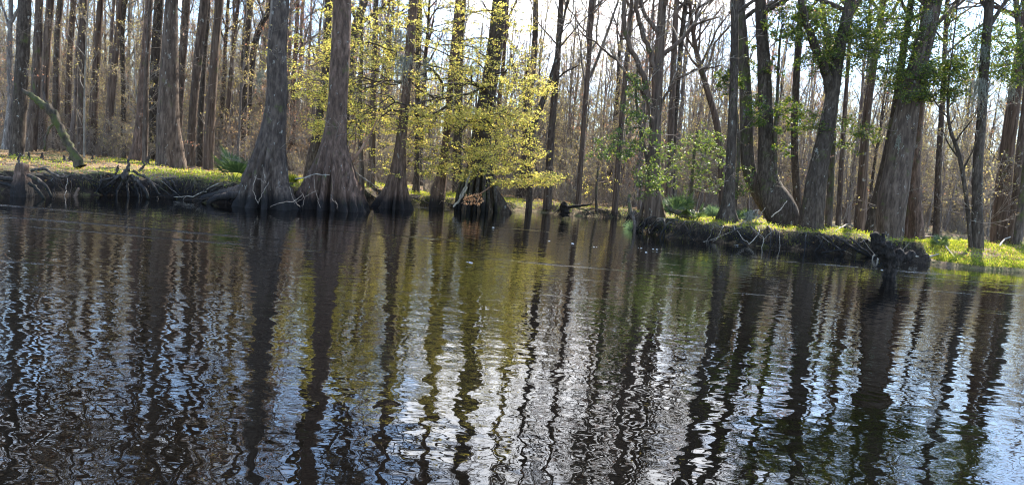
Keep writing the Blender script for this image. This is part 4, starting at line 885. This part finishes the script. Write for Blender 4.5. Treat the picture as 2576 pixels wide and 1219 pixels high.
# bank lump right of it and bare twigs
def stick(rows, name, label, cat, m='dead', seed=1, grp=None, n=14, sides=7, side=()):
    S = np.array(rows); org = S[0, :3].copy(); o = polyroot('branch', rows, None, org, m, sides, n, .012, seed)
    if not side: o.name = name; o.data.name = name; return tag(o, label, cat, grp)
    e = empty(name, org, label, cat, grp); o.location = (0, 0, 0); o.parent = e
    for q, c in enumerate(side): polyroot('twig', c, e, org, m, 6, 10, .015, seed + 7 + q)
    return e
stick(TP([(2192, 652, 4), (2200, 640, 6), (2207, 636, 7), (2209, 650, 6), (2208, 668, 6)], 25.6, .7), 'crooked_root', 'pale hooked root poking up beside the black water snag', 'root', 'pale', 3)
stick(TP([(2290, 640, 4), (2310, 645, 5), (2340, 644, 5), (2362, 638, 3)], 25.6), 'pale_stick', 'thin pale stick lying along the bank lump right of the snag', 'stick', 'dead', 5)
stick(TP([(2098, 592, 6), (2130, 612, 7), (2158, 630, 7), (2180, 642, 6), (2200, 650, 4)], 26.3), 'pale_stick', 'long pale root slanting down the right bank to the water', 'stick', 'root', 6)
stick(TP([(2138, 598, 5), (2165, 622, 5), (2192, 642, 5), (2205, 654, 4)], 26.1), 'pale_stick', 'second pale root slanting beside the long one on the right bank', 'stick', 'root', 7)
stick(TP([(1912, 640, 3, 0), (1916, 620, 3, 0), (1922, 600, 3, 0), (1905, 585, 2.5, .1), (1890, 570, 2, .2)], 26.6, .55), 'bare_sapling', 'thin bare forked sprig rising from the water below the curved-foot tree', 'sprig', 'dead', 8, side=[TP([(1921, 602, 2.5), (1935, 588, 2), (1950, 576, 1.5)], 26.6, .55)])
# fallen logs and branches on the right
def gp(X, Y, wd, z=.75, lo=22, hi=40, lift=0):
    p = at_z(X, Y, z, lo, hi); return [p[0], p[1], g1(p[0], p[1]) + wd / 2 / F * p[1] * .6 + lift, wd / 2 / F * p[1]]
stick([gp(2418, 634, 9, .8), gp(2445, 622, 11, .8), gp(2490, 618, 12, .85), gp(2530, 620, 10, .85), gp(2600, 622, 8, .85)], 'fallen_log', 'long bleached log lying above the grassy slope at right', 'log', 'dead', 9,
      side=[[gp(2490, 618, 5, .85), gp(2520, 606, 4, .85, lift=.15), gp(2560, 590, 3, .85, lift=.5)], [gp(2520, 620, 6, .85), gp(2548, 628, 5, .85), gp(2590, 632, 4, .85)]])
stick([gp(2500, 632, 6, .8), gp(2540, 640, 6, .8), gp(2600, 640, 5, .8)], 'fallen_branch', 'lower bleached branch at the right edge of the grassy slope', 'branch', 'dead', 10)
stick([gp(2330, 578, 4, .8, lift=.35), gp(2362, 592, 4, .8, lift=.2), gp(2390, 604, 4, .8, lift=.05), gp(2420, 612, 3, .8)], 'fallen_branch', 'slanting pale branch beside the small palmetto above the grassy slope', 'branch', 'dead', 11)
stick([gp(2072, 556, 5, .8, 28, 34, .3), gp(2110, 566, 5, .8, 28, 34, .1), gp(2150, 570, 4, .8, 28, 34), gp(2200, 568, 4, .8, 28, 34)], 'fallen_branch', 'pale fallen branch right of the stout grooved trunk', 'branch', 'dead', 12)
stick([gp(2098, 575, 4, .8, 28, 33), gp(2130, 556, 4, .8, 28, 33, .35), gp(2150, 545, 3, .8, 28, 33, .6)], 'fallen_branch', 'propped pale stick crossing the fallen branch on the right bank', 'branch', 'dead', 13)
stick(TP([(1672, 520, 15, 0), (1700, 532, 14, 0), (1728, 545, 13, 0), (1752, 556, 8, 0)], 29.5), 'fallen_log', 'dark broken log sloping down from the trunk on the bank tip', 'log', 'mossy', 14)
stick(TP([(1595, 600, 4, -1), (1597, 565, 9, -.8), (1590, 540, 10, -.5), (1583, 515, 9, -.3), (1584, 490, 8, 0)], 29.5), 'leaning_stub', 'mossy stub leaning out over the water at the bank tip', 'dead tree', 'mossy', 15)
stick([gp(1508, 552, 6, .05, 38, 44), gp(1550, 553, 7, .05, 38, 44), gp(1590, 556, 7, .05, 38, 44)], 'floating_log', 'low dark log at the water edge of the side channel', 'log', 'root', 16)
for q, (c, lb) in enumerate([([(1940, 545, 4), (1965, 525, 4), (1980, 505, 3)], 'pale twig rising against the curved mossy foot'), ([(1868, 560, 5), (1885, 545, 5), (1898, 530, 4), (1910, 528, 3)], 'sunlit pale branch end beside the slim dark tree'), ([(1895, 562, 3), (1910, 545, 3), (1925, 522, 2)], 'fine bare twig between the slim dark tree and the curved foot')]):
    stick(TP(c, 29.0, .6), 'bare_twig', lb, 'twig', 'dead', 70 + q)
# left: sticks round the water cypresses
stick(TP([(742, 450, 3), (760, 448, 4), (790, 440, 3), (830, 440, 2)], 25.4), 'bare_twig', 'level twig behind the gap between the two largest cypresses', 'twig', 'dead', 80)
for q, (c, lb) in enumerate([([(640, 444, 2), (655, 452, 3), (668, 462, 3), (664, 448, 2.5), (662, 420, 2)], 'hooked twig across the foot of the dark grey cypress'), ([(646, 440, 2.5), (636, 470, 3), (642, 495, 3), (650, 512, 3)], 'thin pale stick leaning on the dark grey cypress'),
    ([(650, 508, 3), (662, 485, 3), (676, 458, 3)], 'pale forked stick rising from the water at the dark grey cypress'), ([(680, 520, 3), (710, 508, 4), (740, 506, 4), (760, 490, 3)], 'long curved stick between the two largest cypresses'),
    ([(728, 470, 3), (738, 500, 3), (755, 520, 3)], 'steep stick dipping into the water right of the dark grey cypress'), ([(740, 512, 3), (765, 496, 3), (795, 480, 3)], 'pale stick reaching up to the fluted foot'), ([(790, 450, 2.5), (796, 490, 3), (806, 522, 3)], 'upright stick in front of the fluted cone'),
    ([(760, 520, 2), (766, 500, 2.5), (756, 480, 2)], 'short stick standing in the root tangle'), ([(834, 500, 2.5), (846, 510, 3), (848, 525, 3)], 'small stick at the water before the fluted cone')]):
    stick(TP(c, 23.2 + .05 * q if c[0][0] < 700 else 24.4 - .1 * q, .5), 'bare_stick', lb, 'stick', 'twig', 90 + q)
stick(TP([(866, 470, 4, -1), (872, 430, 7, 0), (884, 405, 8, 0), (905, 378, 7, 0), (930, 340, 5, 0), (950, 300, 3, 0)], 28.5), 'dead_branch', 'reddish dead branch leaning from the fluted cone towards the right', 'branch', 'reddead', 110,
      side=[TP([(884, 405, 5), (892, 370, 4), (896, 330, 3)], 28.5), TP([(874, 425, 4), (900, 408, 3), (930, 400, 2)], 28.5)])
stick(TP([(888, 430, 4), (915, 448, 4), (935, 462, 3), (952, 472, 3)], 30.5), 'dead_branch', 'bare branch drooping right of the fluted cone', 'branch', 'twig', 112)
# uprooted stump on the far bank, tan-leaved sprig
p0 = at_z(1420, 530, .4, 36, 42); org = np.array([p0[0], p0[1], .3]); e = empty('uprooted_stump', org, 'small black uprooted stump on the far bank of the side channel', 'stump'); y0 = p0[1] - .6
lumpy(TP([(1422, 545, 18), (1420, 530, 22), (1418, 518, 20), (1420, 508, 10)], y0), 'root_plate', 31, 16, 16, .4)
lumpy(TP([(1425, 522, 7), (1450, 518, 7), (1475, 516, 5), (1490, 512, 3)], y0), 'trunk', 32, 10, 12, .2)
rng = np.random.RandomState(55); p0 = at_depth(1190, 500, 32.6); org = p0.copy(); e = empty('dead_leaf_spray', org, 'spray of pinkish tan dead leaves hanging beside the stilted dark clump', 'branch')
polyroot('twig', TP([(1232, 470, 4), (1210, 485, 3), (1180, 498, 3), (1160, 512, 2)], 32.6), e, org, 'reddead', 6, 10, .01, 1)
b = MB(); C = np.array([at_depth(1168 + rng.uniform(0, 44) , 490 + rng.uniform(0, 24), 32.6 + rng.uniform(-.2, .2)) for _ in range(130)]); leaves(b, C, rng, .085, .9, 0, 1.3); b.build('leaves', [MAT['tanleaf']], e, origin=org)
for q, (c, lb) in enumerate([([(1150, 512, 5), (1165, 480, 6), (1178, 450, 5), (1185, 430, 4)], 'pale reddish limb propped on the left of the stilted clump'), ([(1140, 520, 5), (1158, 500, 6), (1175, 470, 5)], 'second propped limb low on the left of the stilted clump')]): stick(TP(c, 33.2), 'dead_branch', lb, 'branch', 'dead', 120 + q)

# ------------------------------------------------------------------ palmettos
def palmetto(X, Y, Rpx, dep, nf, label, m='palm', seed=0, z=.75, upright=.5):
    rng = np.random.RandomState(seed); p = at_z(X, Y, z, *dep); zz = g1(p[0], p[1]); org = np.array([p[0], p[1], zz]); R = Rpx / F * p[1]
    e = empty('palmetto', org, label, 'palmetto', 'saw palmettos on the banks')
    for k in range(nf):
        a = k * 2.4 + rng.uniform(-.3, .3); el = rng.uniform(.45, 1.35) if upright < 1 else rng.uniform(1.0, 1.5)
        d = np.array([math.cos(a) * math.cos(el), math.sin(a) * math.cos(el), math.sin(el)]); st = R * rng.uniform(.35, .75)
        hub = org + d * st; b = MB(); tube(b, [org + [0, 0, -.05], org + d * st * .5 + [0, 0, .02], hub], [.012, .010, .008], 5, 0)
        s = np.cross(d, [0, 0, 1.0]); s /= np.linalg.norm(s) + 1e-9; s = s * math.cos(rng.uniform(-.6, .6)) + np.cross(d, s) * math.sin(rng.uniform(-.6, .6)); nrm = np.cross(s, d)
        L = R * rng.uniform(.5, .75)
        for j in range(19):
            t_ = (j - 9) / 9 * 1.75; dj = d * math.cos(t_) + s * math.sin(t_); bj = np.cross(nrm, dj); Lj = L * (1 - .22 * abs(t_) / 1.75) * rng.uniform(.9, 1.05); ww = L * .045
            mid = hub + dj * Lj * .5 + nrm * .03 * L; tip = hub + dj * Lj - np.array([0, 0, L * rng.uniform(0, .12)])
            b.add([hub, mid + bj * ww, tip, mid - bj * ww], [(0, 1, 2, 3)], None, 1)
        b.build('frond', [MAT['palm'], MAT[m]], e, smooth=False, origin=org)
palmetto(588, 455, 84, (26.4, 26.8), 10, 'large palmetto fan on the left bank against the big cypress buttress', 'palm', 1)
palmetto(732, 462, 30, (27, 28), 7, 'small sunlit yellow-green palmetto between the two largest cypresses', 'lawn', 2, upright=1)
palmetto(1608, 530, 44, (30.5, 31.5), 9, 'bluish palmetto left of the trunk on the bank tip', 'palm_blue', 3)
palmetto(1705, 548, 60, (29.5, 30.5), 12, 'big dark green palmetto right behind the bank tip', 'palm', 4)
palmetto(1752, 556, 46, (29, 30), 9, 'palmetto with sunlit fans in the middle of the bank clearing', 'palm', 5)
palmetto(1796, 556, 40, (30, 31), 8, 'bluish palmetto just left of the slim dark flare-footed tree', 'palm_blue', 6)
palmetto(1868, 560, 40, (30, 31), 8, 'palmetto just right of the slim dark flare-footed tree', 'palm', 7)
palmetto(2368, 606, 32, (29, 31), 9, 'lone small palmetto at the top of the grassy slope', 'palm', 8)
palmetto(1660, 552, 30, (33, 34), 7, 'low palmetto hidden behind the trunk on the bank tip', 'palm_blue', 9)

# ------------------------------------------------------------------ Spanish moss
def moss(X, Y, dep, wpx, lpx, n, label, seed):
    rng = np.random.RandomState(seed); p = at_depth(X, Y, dep); b = MB(); L = lpx / F * dep; wd = wpx / F * dep
    for k in range(n):
        q = p + np.array([rng.normal(0, wd * .35), rng.normal(0, wd * .3), rng.uniform(-.1, .1)]); l = L * rng.uniform(.3, 1)
        P = wander(rng, q, (0, 0, -1), l, 7, .16, -.12); tube(b, P, np.linspace(.010, .004, 7), 3, 0, cap=False)
        leaves(b, P[rng.randint(0, 7, 9)] + rng.normal(0, .02, (9, 3)), rng, .025, 2, 0, 3)
    tag(b.build('spanish_moss', [MAT['moss']], None, origin=p), label, 'moss', 'hanging grey moss')
moss(1012, 145, 30, 36, 80, 46, 'long grey moss curtain hanging above the smaller fluted cypress', 1)
moss(1000, 75, 31, 26, 60, 26, 'grey moss tuft high over the smaller fluted cypress', 2)
moss(1075, 150, 32, 30, 60, 26, 'grey moss trailing among the yellow-green boughs', 3)
moss(2262, 345, 28.9, 8, 50, 12, 'thin moss wisp on the face of the big leaning tree', 4)
moss(2462, 205, 28.7, 34, 90, 50, 'thick grey moss beard wrapped on the trunk above the grassy slope', 5)
moss(2478, 120, 28.8, 16, 50, 22, 'short grey moss beard high on the trunk above the grassy slope', 6)
moss(2545, 215, 30, 16, 60, 22, 'narrow moss beard near the right edge under the dark boughs', 7)
moss(2196, 115, 29.4, 16, 70, 22, 'sunlit grey moss strand between the two large evergreens', 8)
moss(2340, 30, 29, 12, 60, 16, 'moss strand at the top of the big leaning tree', 9)
moss(655, 180, 26, 14, 60, 16, 'dark moss tuft left of the big dark grey cypress', 10)
moss(1885, 535, 28.6, 24, 30, 36, 'pale moss heap caught on the sunlit branch of the right bank', 11)

# sun glints on the river, put in as small raised white flecks
rng = np.random.RandomState(12)
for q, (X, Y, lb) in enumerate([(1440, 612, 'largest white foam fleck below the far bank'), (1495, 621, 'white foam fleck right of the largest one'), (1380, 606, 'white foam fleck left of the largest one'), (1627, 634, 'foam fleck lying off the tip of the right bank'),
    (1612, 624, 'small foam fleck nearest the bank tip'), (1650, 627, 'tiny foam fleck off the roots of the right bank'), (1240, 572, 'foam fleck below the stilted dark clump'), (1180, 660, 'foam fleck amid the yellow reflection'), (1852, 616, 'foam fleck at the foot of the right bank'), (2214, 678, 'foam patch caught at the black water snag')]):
    p = at_z(X, Y, .0); b = MB()
    for k in range(3):
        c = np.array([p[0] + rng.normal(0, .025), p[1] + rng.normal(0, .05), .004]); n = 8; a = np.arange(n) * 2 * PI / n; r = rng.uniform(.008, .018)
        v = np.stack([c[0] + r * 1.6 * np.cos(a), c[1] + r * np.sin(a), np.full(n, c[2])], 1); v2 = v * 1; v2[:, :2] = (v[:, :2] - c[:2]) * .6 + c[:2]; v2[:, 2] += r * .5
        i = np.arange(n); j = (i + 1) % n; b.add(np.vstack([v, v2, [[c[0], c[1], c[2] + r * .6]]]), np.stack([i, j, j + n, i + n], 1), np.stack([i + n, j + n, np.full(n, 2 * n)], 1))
    tag(b.build('glint_fleck', [MAT['foam']], None, origin=(p[0], p[1], 0)), lb, 'foam', 'foam flecks on the river')
